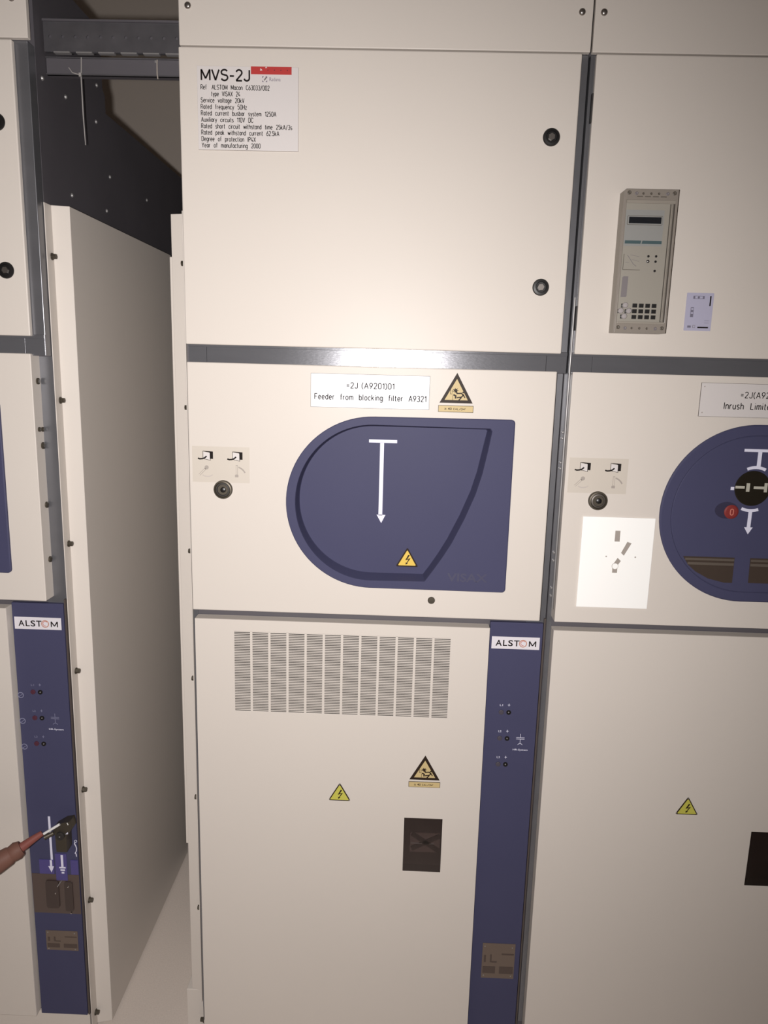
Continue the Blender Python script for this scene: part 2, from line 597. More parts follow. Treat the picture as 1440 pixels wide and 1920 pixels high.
struct('floor', MB().box(-2.6, 3.0, -2.6, 2.3, -0.05, 0.0, 'floorvinyl'))
struct('ceiling', MB().box(-2.6, 3.0, -2.6, 2.3, 3.5, 3.55, 'wallpaint'))
struct('wall_back', MB().box(-2.6, 3.0, 2.2, 2.3, 0.0, 3.5, 'wallpaint'))
struct('wall_front', MB().box(-2.6, 3.0, -2.6, -2.5, 0.0, 3.5, 'wallpaint'))
struct('wall_left', MB().box(-2.6, -2.5, -2.5, 2.2, 0.0, 3.5, 'wallpaint'))
struct('wall_right', MB().box(2.9, 3.0, -2.5, 2.2, 0.0, 3.5, 'wallpaint'))

# ------------------------------------------------------------------ switchgear cubicles
PITCH = 0.8
LEFT_X = -1.0868
YU, YM, YL, YB = -0.043, -0.040, -0.032, -0.012
ZT, ZUT, ZUB, ZMT, ZMB, ZLT, ZLB = 2.3080, 2.3055, 1.7478, 1.7120, 1.1724, 1.1494, 0.0705

DC = (0.42, 1.42)
D_OUT = ([(0.405 + 0.186 * math.cos(math.radians(a)), 1.4235 + 0.186 * math.sin(math.radians(a))) for a in range(90, 271, 4)] +
         corner(0.690, 1.2445, 0.008, 270, 360) + corner(0.690, 1.603, 0.008, 0, 90))
D_ROUND = ([(0.4054 + 0.1905 * math.cos(math.radians(a)), 1.4244 + 0.1905 * math.sin(math.radians(a))) for a in range(90, 271, 4)] +
           corner(0.690, 1.2425, 0.008, 270, 360) + corner(0.690, 1.607, 0.008, 0, 90))
GR_OUT = ([(0.404 + 0.1655 * math.cos(math.radians(a)), 1.4238 + 0.1692 * math.sin(math.radians(a))) for a in range(90, 271, 4)] +
          [(0.5215, 1.2560), (0.5231, 1.2575), (0.5401, 1.2825), (0.5590, 1.3120), (0.5773, 1.3436), (0.6020, 1.3970),
           (0.6234, 1.4521), (0.6355, 1.4960), (0.6445, 1.5432), (0.6515, 1.5860), (0.6480, 1.5915)])
GR_IN = ([(0.4035 + 0.1590 * math.cos(math.radians(a)), 1.4260 + 0.1615 * math.sin(math.radians(a))) for a in range(90, 271, 4)] +
         [(0.5185, 1.2647), (0.5215, 1.2690), (0.5325, 1.2850), (0.5512, 1.3150), (0.5690, 1.3470), (0.5935, 1.4000),
          (0.6145, 1.4540), (0.6265, 1.4970), (0.6355, 1.5440), (0.6435, 1.5840), (0.6410, 1.5872)])


def cubicle(name, label, X, dz, kind, ru, rm):
    root = thing(name, label, 'switchgear cubicle', (X, 0, dz), 'switchgear cubicles in a row')
    zb = -dz
    # carcass: taller front compartment, lower rear, dark sheet metal
    prof = [(0.0, zb), (1.05, zb), (1.05, 2.296), (0.352, 2.296), (0.352, 2.335), (0.338, 2.348), (0.335, 2.476), (0.0, 2.476)]
    mb = MB()
    n = len(prof)
    mb.add([(0.0012, y, z) for y, z in prof] + [(0.7984, y, z) for y, z in prof],
           [tuple(range(n)), tuple(range(2 * n - 1, n - 1, -1))] + [(i, (i + 1) % n, n + (i + 1) % n, n + i) for i in range(n)], 'darkmetal')
    mb.build('body', root)
    if kind == 'left':
        for y, z in ((0.136, 2.061), (0.362, 2.153), (0.290, 2.259), (0.332, 2.067), (0.632, 2.155), (0.303, 2.343), (0.024, 2.260), (0.129, 2.260)):
            r = MB()
            c = [(math.cos(2 * math.pi * i / 10), math.sin(2 * math.pi * i / 10)) for i in range(10)]
            r.loft([[(0.7984, y + 0.005 * a, z + 0.005 * b) for a, b in c], [(0.8016, y + 0.003 * a, z + 0.003 * b) for a, b in c]], 'zinclip', True, True)
            r.build('rivet', root)
    # upper frame: two front posts and the rail, galvanised
    left_edge = 0.0132 if kind == 'middle' else 0.0016
    for x0, x1 in ((left_edge, 0.0300), (0.7600, 0.7984)):
        MB().box(x0, x1, -0.030, -0.001, ZMT - 0.004, ZT, 'galv').build('post', root, 0.0012)
    if kind == 'right':
        MB().box(0.0016, 0.0075, -0.034, -0.029, ZMT - 0.004, ZT - 0.002, 'galv').build('post_edge', root, 0.001)
    for x0, x1 in ((0.0016, 0.012), (0.755, 0.7984)):
        MB().box(x0, x1, -0.003, 0.0, 0.10, ZMT - 0.005, 'galv').build('door_post', root)
    r = MB()
    r.box(left_edge + 0.0002, 0.0505, -0.0315, -0.002, ZMT - 0.003, ZUB + 0.004, 'brushed')
    r.box(0.0510, 0.7560, -0.0315, -0.002, ZMT - 0.003, ZUB + 0.004, 'brushed')
    r.box(0.7565, 0.7980, -0.0315, -0.002, ZMT - 0.003, ZUB + 0.004, 'brushed')
    r.box(left_edge + 0.0002, 0.7980, -0.0335, -0.0318, ZUB - 0.0045, ZUB + 0.003, 'brushed')
    r.build('cross_rail', root, 0.0006)
    # top panel with domed screws
    pl = 0.0125 if kind == 'middle' else 0.0015
    tp = MB().box(pl, 0.8060 if kind == 'left' else 0.7980, YU, -0.0305, ZT, 2.62, 'cream').build('top_panel', root, 0.0015)
    screws = {'middle': (0.0306, 0.7773), 'right': (0.0183, 0.7775), 'left': (0.020, 0.7790)}[kind]
    for i, x in enumerate(screws):
        s = MB().lathe(0, 0, [(0.0001, -0.0042), (0.003, -0.0040), (0.0052, -0.0028), (0.0064, -0.0008), (0.0064, 0.0008)], 'steel', 20)
        s.build('screw', tp, smooth=True, loc=(x, YU, 2.3765))
    # upper door
    ud = MB().box(0.0105, ru, YU, -0.0305, ZUB, ZUT, 'cream').build('upper_door', root, 0.0022)
    for x, z, tilt in ((0.7345, 2.1570, 0.5), (0.7325, 1.8773, 0.1)):
        if kind == 'right':
            x = x - 0.02
        lk = MB()
        lk.lathe(0, 0, [(0.0165, 0.0005), (0.0165, -0.0022), (0.0150, -0.0042), (0.0108, -0.0046), (0.0100, -0.0030), (0.0001, -0.0028)], 'black', 36)
        hexa = [(0.0066 * math.cos(math.radians(60 * i) + tilt), 0.0066 * math.sin(math.radians(60 * i) + tilt)) for i in range(6)]
        lk.prism(hexa, -0.0062, -0.0026, 'steel')
        lk.build('lock', ud, loc=(x, YU, z))
    if kind == 'right':
        for z0, z1 in ((2.186, 2.238), (1.795, 1.843)):
            h = MB().box(0.0078, 0.0104, -0.040, -0.031, z0, z1, 'softblack')
            h.build('hinge', ud)
        MB().tube([(0.0045, -0.0355, 1.86), (0.0045, -0.0355, 1.20)], 0.0022, 'zinclip', 10).build('hinge_rod', root, smooth=True)
    # middle door, cut out behind its cover
    c = DC
    outline = D_ROUND if kind == 'right' else D_OUT
    rect = [(0.0105, ZMB), (rm, ZMB), (rm, ZMT), (0.0105, ZMT)]
    hole = grow(outline, c, 0.985)
    ang = angles(c, [rect, outline, GR_OUT, GR_IN])
    R_, H_ = radial(rect, c, ang), radial(hole, c, ang)
    md = MB()
    md.loft([[(x, -0.001, z) for x, z in H_], [(x, -0.001, z) for x, z in R_], [(x, YM, z) for x, z in R_], [(x, YM, z) for x, z in H_],
             [(x, -0.001, z) for x, z in H_]], 'cream')
    mdo = md.build('middle_door', root, 0.0022)
    kn = MB()
    kx, kz = (0.0837, 1.4452) if kind != 'right' else (0.0823, 1.4457)
    kn.lathe(0, 0, [(0.0200, 0.001), (0.0200, -0.006), (0.0188, -0.0085), (0.0165, -0.0090), (0.0150, -0.0060)], 'bolt', 40)
    kn.lathe(0, 0, [(0.0150, -0.0030), (0.0142, -0.0075), (0.0120, -0.0078), (0.0105, -0.0045), (0.0001, -0.0040)], 'softblack' if kind != 'right' else 'steel', 40)
    kn.lathe(0.001, 0.0, [(0.0062, -0.003), (0.0058, -0.0088), (0.0040, -0.0098), (0.0001, -0.0100)], 'black', 24)
    kn.build('lock_knob', mdo, smooth=True, loc=(kx, YM, kz))
    if kind == 'middle':
        MB().lathe(0, 0, [(0.0080, 0.0005), (0.0080, -0.0012), (0.0072, -0.0022), (0.0001, -0.0024)], 'bolt', 28).build('plug', mdo, smooth=True, loc=(0.5386, YM, 1.2122))
        for x in (0.525, 0.549):
            MB().box(x - 0.004, x + 0.004, -0.004, -0.002, ZMB - 0.010, ZMB - 0.002, 'softblack').build('catch', root)
    if kind == 'left':
        for y, z, r_ in ((-0.017, 1.655, 0.0068), (-0.024, 1.553, 0.005), (-0.010, 1.552, 0.005), (-0.012, 1.517, 0.0075), (-0.012, 1.386, 0.007), (-0.012, 1.262, 0.007)):
            b = MB()
            cc = [(math.cos(2 * math.pi * i / 12), math.sin(2 * math.pi * i / 12)) for i in range(12)]
            b.loft([[(rm - 0.001, y + r_ * a, z + r_ * q) for a, q in cc], [(rm + 0.003, y + r_ * a, z + r_ * q) for a, q in cc],
                    [(rm + 0.0042, y + r_ * 0.6 * a, z + r_ * 0.6 * q) for a, q in cc]], 'bolt', True, True)
            b.build('bolt', mdo)
    if kind == 'right':
        for z in (1.585, 1.572, 1.520, 1.507, 1.320, 1.3021, 1.2392, 1.2208):
            MB().lathe(0, 0, [(0.0034, 0.001), (0.0034, -0.001), (0.0018, -0.0026), (0.0001, -0.0028)], 'zinclip', 12).build('hinge_screw', root, smooth=True, loc=(0.0066, -0.004, z))
    # blue cover
    yf = -0.0460
    if kind != 'right':
        O, GO, GI = radial(outline, c, ang), radial(GR_OUT, c, ang), radial(GR_IN, c, ang)
        O2 = grow(O, c, 0.992)
        bc = MB()
        bc.loft([[(x, YM + 0.0005, z) for x, z in O], [(x, yf + 0.0012, z) for x, z in O], [(x, yf, z) for x, z in O2], [(x, yf, z) for x, z in GO],
                 [(x, yf + 0.003, z) for x, z in grow(GO, c, 0.994)], [(x, -0.019, z) for x, z in grow(GI, c, 1.006)], [(x, -0.016, z) for x, z in GI]], 'blue', False, True)
        bco = bc.build('blue_cover', root, label='dark blue plastic cover, rounded at its left end, with a sunken face')
        if kind == 'middle':
            a = MB()
            ya, yb = -0.0164, -0.0155
            a.box(0.3930, 0.4532, ya, yb, 1.5526, 1.5592, 'symbolwhite')
            a.box(0.4170, 0.4254, ya, yb, 1.394, 1.5530, 'symbolwhite')
            a.prism([(0.4130, 1.3955), (0.4324, 1.3955), (0.4235, 1.3770)], ya, yb, 'symbolwhite')
            a.build('arrow_symbol', bco, label='white arrow pointing down from a bar')
            e = MB()
            e.text('VISAX', 0.5705, 1.2590, 0.0185, yf, 'engraving', 0.087, 0.02)
            e.build('embossed_lettering', bco)
    else:
        O = radial(outline, c, ang)
        bc = MB()
        loops = [(O, YM + 0.0005), (O, yf + 0.002), (grow(O, c, 0.985), yf), (grow(O, c, 0.890), yf), (grow(O, c, 0.884), yf + 0.0012), (grow(O, c, 0.876), yf)]
        bc.loft([[(x, y, z) for x, z in lp] for lp, y in loops], 'blue', False, True)
        bco = bc.build('blue_cover', root, label='dark blue round-ended cover carrying a switch diagram')
        y0, y1 = yf - 0.0006, yf + 0.0005
        s = MB()
        s.box(0.3752, 0.4425, y0, y1, 1.5590, 1.5648, 'symbolwhite')
        s.box(0.4040, 0.4120, y0 - 0.0002, y1, 1.5260, 1.5590, 'symbolwhite')
        s.arc(0.4040, 1.4830, 0.0435, 63, 115, 0.0062, y0, y1, 'symbolwhite')
        s.build('busbar_symbol', bco)
        s = MB()
        s.arc(0.4020, 1.4830, 0.0480, 247, 290, 0.0062, y0, y1, 'symbolwhite')
        s.box(0.3990, 0.4064, y0 - 0.0002, y1, 1.3990, 1.4350, 'symbolwhite')
        s.prism([(0.3936, 1.3990), (0.4117, 1.3990), (0.4030, 1.3838)], y0, y1, 'symbolwhite')
        s.build('arrow_symbol', bco)
        MB().box(0.3560, 0.3632, y0, y1, 1.4778, 1.4842, 'symbolwhite').build('connection_mark', bco)
        d = MB()
        d.lathe(0.4011, 1.4823, [(0.0372, yf + 0.001), (0.0372, yf - 0.001), (0.0362, yf - 0.002), (0.0001, yf - 0.002)], 'discblack', 48)
        ym = yf - 0.0025
        d.box(0.3647, 0.3838, ym, yf, 1.4815, 1.4872, 'markgrey')
        d.box(0.3872, 0.3944, ym, yf, 1.4755, 1.4932, 'markgrey')
        d.box(0.4026, 0.4260, ym, yf, 1.4815, 1.4872, 'markgrey')
        d.box(0.4242, 0.4306, ym - 0.0002, yf, 1.4752, 1.4945, 'markgrey')
        d.build('indicator_disc', bco, label='black indicator disc with grey switch marks')
        l = MB()
        ov = [(0.3530 + 0.0245 * math.cos(2 * math.pi * i / 32), 1.4340 + 0.0178 * math.sin(2 * math.pi * i / 32)) for i in range(32)]
        l.prism(ov, yf - 0.0008, yf + 0.0005, 'lampbody')
        l.lathe(0.3625, 1.4312, [(0.0150, yf), (0.0150, yf - 0.002), (0.0120, yf - 0.0035), (0.0001, yf - 0.004)], 'lampred', 28)
        l.lettering('0', 0.3594, 1.4248, 0.0128, yf - 0.0041, 'redlight', 0.0062, 0.16)
        l.build('position_indicator', bco, label='red position indicator showing 0')
        for k, pts in enumerate(([(0.2722, 1.3318), (0.3816, 1.3318), (0.3823, 1.2758), (0.3650, 1.2758), (0.3300, 1.2840), (0.3020, 1.2985), (0.2846, 1.3132)],
                                 [(0.4147, 1.3318), (0.640, 1.3318), (0.640, 1.2768), (0.4165, 1.2768)])):
            wv = MB()
            wv.prism(pts, yf - 0.0008, yf + 0.0005, 'windowdark')
            x0, x1 = (0.2770, 0.3810) if k == 0 else (0.4165, 0.6390)
            wv.box(x0, x1, yf - 0.0013, yf, 1.3240, 1.3285, 'windowband')
            wv.box(x0 + 0.006 * (k == 0), x1, yf - 0.0013, yf, 1.3140, 1.3195, 'windowband')
            wv.build('viewing_window', bco)
    # lower door
    holes = []
    if kind != 'left':
        wx = (0.4964, 0.5860, 0.5346, 0.6753) if kind == 'middle' else (0.5037, 0.5940, 0.5335, 0.6743)
        holes.append(wx)
    if kind == 'middle':
        holes.append((0.1008, 0.5855, 0.9312, 1.1226))
    ld_right = 0.6715
    ld = MB()
    ld.plate(0.0125, ld_right, ZLB, ZLT, YL, YL + 0.002, holes, 'cream')
    ld.box(0.0125, 0.0145, YL + 0.002, -0.002, ZLB, ZLT, 'cream')
    ld.box(ld_right - 0.002, ld_right, YL + 0.002, -0.002, ZLB, ZLT, 'cream')
    ld.box(0.0145, ld_right - 0.002, YL + 0.002, -0.002, ZLT - 0.002, ZLT, 'cream')
    ld.box(0.0145, ld_right - 0.002, YL + 0.002, -0.002, ZLB, ZLB + 0.002, 'cream')
    ldo = ld.build('lower_door', root, 0.0008)
    if kind == 'middle':
        vg = MB()
        n_c, n_r = 12, 48
        px = (0.5855 - 0.1008 + 0.0052) / n_c
        pz = (1.1226 - 0.9312) / n_r
        for i in range(n_c - 1):
            x = 0.1008 + (i + 1) * px - 0.0052
            vg.box(x, x + 0.0052, YL + 0.0002, YL + 0.0016, 0.9312, 1.1226, 'cream')
        for j in range(n_r):
            z = 0.9312 + j * pz
            vg.box(0.1008, 0.5855, YL + 0.0001, YL + 0.0017, z + pz * 0.52, z + pz, 'cream')
        vg.build('vent_grille', ldo)
        MB().box(0.095, 0.592, YL + 0.0120, YL + 0.0130, 0.926, 1.128, 'softblack').build('vent_backing', ldo)
    if kind != 'left':
        x0, x1, z0, z1 = wx
        iw = MB()
        dp = YL + 0.026
        iw.box(x0 - 0.003, x0, YL + 0.0021, dp, z0 - 0.003, z1 + 0.003, 'recess')
        iw.box(x1, x1 + 0.003, YL + 0.0021, dp, z0 - 0.003, z1 + 0.003, 'recess')
        iw.box(x0, x1, YL + 0.0021, dp, z1, z1 + 0.003, 'recess')
        iw.box(x0, x1, YL + 0.0021, dp, z0 - 0.003, z0, 'recess')
        iw.box(x0 - 0.003, x1 + 0.003, dp, dp + 0.003, z0 - 0.003, z1 + 0.003, 'recess')
        if kind == 'middle':
            iw.box(x0 + 0.016, x1 - 0.002, dp - 0.003, dp, z0 + 0.036, z0 + 0.086, 'recessmid')
            yy0, yy1 = dp - 0.006, dp - 0.0032
            iw.stroke([(x0 + 0.020, z0 + 0.086), (x1 - 0.002, z0 + 0.040)], 0.011, yy0, yy1, 'recess')
            iw.stroke([(x0 + 0.020, z0 + 0.046), (x1 - 0.002, z0 + 0.082)], 0.011, yy0, yy1, 'recess')
            iw.stroke([(x0 + 0.018, z0 + 0.061), (x0 + 0.045, z0 + 0.061)], 0.0008, yy0 - 0.001, yy1, 'zinclip')
            iw.stroke([(x0 + 0.062, z0 + 0.061), (x0 + 0.074, z0 + 0.0605)], 0.0008, yy0 - 0.001, yy1, 'zinclip')
        iw.build('inspection_window', ldo, label='dark rectangular inspection window')
        MB().box(x0 + 0.0002, x1 - 0.0002, YL + 0.0004, YL + 0.0012, z0 + 0.0002, z1 - 0.0002, 'pane').build('window_pane', ldo)
    # blue strip beside the lower door
    sp = MB().box(0.6745, 0.7930, YB, -0.001, 0.06, 1.1575, 'blue').build('side_panel', root, 0.0010, label='blue strip beside the lower door')
    MB().box(0.7945, 0.7983, -0.010, -0.001, 0.06, 1.168, 'rustband').build('edge_strip', root)
    if kind != 'right':
        b = MB()
        b.box(0.6795, 0.7870, YB - 0.0012, YB + 0.0003, 1.0953, 1.1240, 'badgewhite')
        yb = YB - 0.0012
        for ch, x, wd in (('A', 0.6885, 0.0140), ('L', 0.7050, 0.0095), ('S', 0.7165, 0.0110), ('T', 0.7295, 0.0125)):
            b.text(ch, x, 1.1025, 0.0142, yb, 'ink', wd, 0.018)
        b.arc(0.7500, 1.1090, 0.0080, 0, 360, 0.0018, yb - 0.0003, yb, 'swirl', 28)
        b.arc(0.7505, 1.1096, 0.0054, 40, 280, 0.0012, yb - 0.0003, yb, 'redlight', 20)
        b.lettering('M', 0.7643, 1.1022, 0.0128, yb, 'ink', 0.0140, 0.20)
        b.build('badge', sp, label='white maker badge reading ALSTOM')
        rowz = (0.9411, 0.8762, 0.8107)
        for i, z in enumerate(rowz):
            q = MB()
            q.lathe(0, 0, [(0.0055, 0.0005), (0.0055, -0.0015), (0.0030, -0.0016), (0.0026, -0.0004), (0.0001, -0.0004)], 'black', 20)
            q.lathe(0, 0, [(0.0016, 0), (0.0016, -0.0016), (0.0001, -0.0020)], 'zinclip', 12)
            q.build('socket', sp, loc=(0.7277, YB, z))
            q = MB()
            q.lathe(0, 0, [(0.0060, 0.0005), (0.0056, -0.0018), (0.0040, -0.0022), (0.0001, -0.0022)], 'sockred' if kind == 'left' else 'sockgrey', 20)
            q.build('socket', sp, loc=(0.7107, YB, z), label='red socket' if kind == 'left' else 'grey capped socket')
            t = MB()
            t.text('L%d' % (i + 1), 0.7068, z + 0.0150, 0.0048, YB, 'symbolwhite' if kind == 'middle' else 'symboldim', 0.0068)
            t.stroke([(0.7275, z + 0.0148), (0.7275, z + 0.0212)], 0.0010, YB - 0.0004, YB + 0.0003, 'symbolwhite' if kind == 'middle' else 'symboldim')
            t.stroke([(0.7248, z + 0.0180), (0.7302, z + 0.0180)], 0.0010, YB - 0.0005, YB + 0.0003, 'symbolwhite' if kind == 'middle' else 'symboldim')
            t.build('socket_marking', sp)
            if kind == 'left':
                q = MB()  # faint ring reflection, painted as a flat pale ring with a short streak
                q.arc(0.6810, z - 0.009, 0.0065, 0, 360, 0.0016, YB - 0.0006, YB + 0.0003, 'symboldim', 20)
                q.stroke([(0.6735 + 0.003, z - 0.013), (0.6860, z - 0.006)], 0.0010, YB - 0.0006, YB + 0.0003, 'symboldim')
                q.build('ring_reflection', sp)
        t = MB()
        ya, yb2 = YB - 0.0004, YB + 0.0003
        cm = 'symbolwhite' if kind == 'middle' else 'symboldim'
        t.stroke([(0.7584, 0.8885), (0.7584, 0.8795)], 0.0009, ya, yb2, cm)
        t.stroke([(0.7488, 0.8790), (0.7680, 0.8790)], 0.0010, ya, yb2, cm)
        t.stroke([(0.7488, 0.8755), (0.7680, 0.8755)], 0.0010, ya, yb2, cm)
        t.stroke([(0.7584, 0.8750), (0.7584, 0.8645)], 0.0009, ya, yb2, cm)
        t.arc(0.7584, 0.8590, 0.0055, 20, 160, 0.0010, ya, yb2, cm, 10)
        t.text('HR-System', 0.7425, 0.8468, 0.0042, YB, 'symbolwhite', 0.0345, 0.01)
        t.build('capacitor_symbol', sp)
        # drawing plate near the floor
        z0, z1 = (0.2315, 0.3300) if kind == 'middle' else (0.2495, 0.3050)
        p = MB()
        p.box(0.7005, 0.7805, YB - 0.0010, YB + 0.0003, z0, z1, 'brownplate')
        y0, y1 = YB - 0.0015, YB - 0.0008
        h = z1 - z0
        p.box(0.7030, 0.7340, y0, y1, z0 + 0.14 * h, z0 + 0.34 * h, 'brownmark')
        p.box(0.7440, 0.7780, y0, y1, z0 + 0.14 * h, z0 + 0.34 * h, 'brownmark')
        p.box(0.7050, 0.7100, y0, y1, z0 + 0.46 * h, z0 + 0.66 * h, 'brownmark')
        p.box(0.7200, 0.7240, y0, y1, z0 + 0.46 * h, z0 + 0.68 * h, 'brownmark')
        p.box(0.7240, 0.7370, y0, y1, z0 + 0.45 * h, z0 + 0.49 * h, 'brownmark')
        p.box(0.7480, 0.7780, y0, y1, z0 + 0.68 * h, z0 + 0.72 * h, 'brownmark')
        for x, z in ((0.7060, z0 + 0.92 * h), (0.7730, z0 + 0.90 * h), (0.7060, z0 + 0.08 * h), (0.7730, z0 + 0.08 * h)):
            p.cyl(x, z, 0.0016, y0 - 0.0004, y1, 'zinclip', 10)
        p.build('drawing_plate', sp, label='small brown plate with a drawing')
    if kind == 'left':
        s = MB()
        ya, yb2 = YB - 0.0030, YB - 0.0022
        s.box(0.7255, 0.7308, YB - 0.0008, YB, 0.495, 0.6205, 'symbolwhite')
        s.box(0.7240, 0.7293, ya, yb2, 0.4870, 0.5035, 'symbolwhite')
        s.prism([(0.7195, 0.4870), (0.7335, 0.4870), (0.7268, 0.4705)], ya, yb2, 'symbolwhite')
        s.build('arrow_symbol', sp, label='white arrow pointing down')
        s = MB()
        s.box(0.7515, 0.7570, ya, yb2, 0.4865, 0.5190, 'symbolwhite')
        s.box(0.7465, 0.7620, ya, yb2, 0.4825, 0.4862, 'symbolwhite')
        s.box(0.7490, 0.7600, ya, yb2, 0.4755, 0.4795, 'symbolwhite')
        s.box(0.7515, 0.7580, ya, yb2, 0.4685, 0.4725, 'symbolwhite')
        s.build('earth_symbol', sp)
        s = MB()
        s.arc(0.7905, 0.5580, 0.0030, 0, 360, 0.0010, ya, yb2, 'symbolwhite', 12)
        s.stroke([(0.7890, 0.5545), (0.7875, 0.5510), (0.7905, 0.5450), (0.7918, 0.5380), (0.7908, 0.5310), (0.7878, 0.5255), (0.7900, 0.5235), (0.7905, 0.5165)], 0.0020, ya, yb2, 'symbolwhite')
        s.build('hook_symbol', sp)
        for x0, x1, z0, z1 in ((0.6965, 0.7330, 0.4650, 0.5035), (0.7365, 0.7650, 0.4480, 0.5210), (0.7740, 0.7925, 0.4650, 0.5050)):
            MB().box(x0, x1, YB - 0.0022, YB + 0.0003, z0, z1, 'violetblue').build('slide_plate', sp, 0.0008, label='glossy violet-blue slide plate')
        k = MB()
        k.box(0.6760, 0.7925, YB - 0.0008, YB + 0.0003, 0.3550, 0.4640, 'pocket')
        k.prism(round_rect(0.7100, 0.7420, 0.3720, 0.4480, 0.006), YB - 0.005, YB, 'pocketdark')
        k.prism(round_rect(0.7560, 0.7760, 0.3640, 0.4460, 0.005), YB - 0.004, YB, 'pocketdark')
        k.stroke([(0.7400, 0.4330), (0.7480, 0.4460)], 0.0020, YB - 0.006, YB, 'zinclip')
        for x, z in ((0.7340, 0.4140), (0.7660, 0.4330), (0.7700, 0.3600)):
            k.cyl(x, z, 0.0015, YB - 0.006, YB, 'chrome', 10)
        k.build('mechanism_pocket', sp, label='dark brown pocket of the switch mechanism')
    # plinth
    MB().box(0.004, 0.796, -0.006, 0.0, zb + 0.0, 0.062, 'cream').build('plinth', root)
    return root


cub_m = cubicle('switchgear_cubicle', 'cream middle cubicle with vent grille and blue cover with white arrow', 0.0, 0.0, 'middle', 0.7832, 0.7785)
cub_r = cubicle('switchgear_cubicle', 'cream cubicle right of the vented one, with round blue switch diagram cover', PITCH, 0.0, 'right', 0.7800, 0.7785)
cub_l = cubicle('switchgear_cubicle', 'cream cubicle left of the open gap, with brown lever on its blue strip', LEFT_X, 0.0078, 'left', 0.7733, 0.7695)


# bolted side covers facing each other across the gap
def side_cover(root, xs, sgn, ztop, bolts, depth, zb):
    mb = MB()
    T = 0.038
    prof = [(xs + sgn * 0.0010, -0.006), (xs + sgn * 0.0030, -0.006), (xs + sgn * 0.0030, 0.0245), (xs + sgn * T, 0.0335), (xs + sgn * T, depth),
            (xs + sgn * 0.0010, depth)]
    mb.loft([[(x, y, z) for x, y in prof] for z in (zb, ztop)], 'cream', True, True)
    sc_ = mb.build('side_cover', root, 0.0020)
    for z in bolts:
        b = MB()
        hx = [(math.cos(math.radians(60 * i)), math.sin(math.radians(60 * i))) for i in range(6)]
        rd = [(math.cos(math.radians(22.5 * i)), math.sin(math.radians(22.5 * i))) for i in range(16)]
        b.loft([[(sgn * 0.0020, 0.0078 * a, 0.0078 * c) for a, c in rd], [(sgn * 0.0048, 0.0074 * a, 0.0074 * c) for a, c in rd]], 'bolt', True, True)
        b.loft([[(sgn * 0.0046, 0.0060 * a, 0.0060 * c) for a, c in hx], [(sgn * 0.0125, 0.0056 * a, 0.0056 * c) for a, c in hx]], 'bolt', True, True)
        b.build('bolt', sc_, loc=(xs, 0.0155, z))
    return sc_


BZ = (1.914, 1.614, 1.292, 0.985, 0.678, 0.373, 0.042)
side_cover(cub_l, 0.7984, 1, 2.018, BZ, 0.72, 0.0)
side_cover(cub_m, 0.0012, -1, 2.0150, BZ, 0.72, 0.118)
MB().box(-0.0505, 0.0010, 0.0310, 0.30, 0.0, 0.117, 'cream').build('cover_foot', cub_m, 0.0015)
MB().box(-0.0545, -0.0372, 0.075, 0.60, 0.508, 1.935, 'cream').build('inner_liner', cub_m, 0.0015)


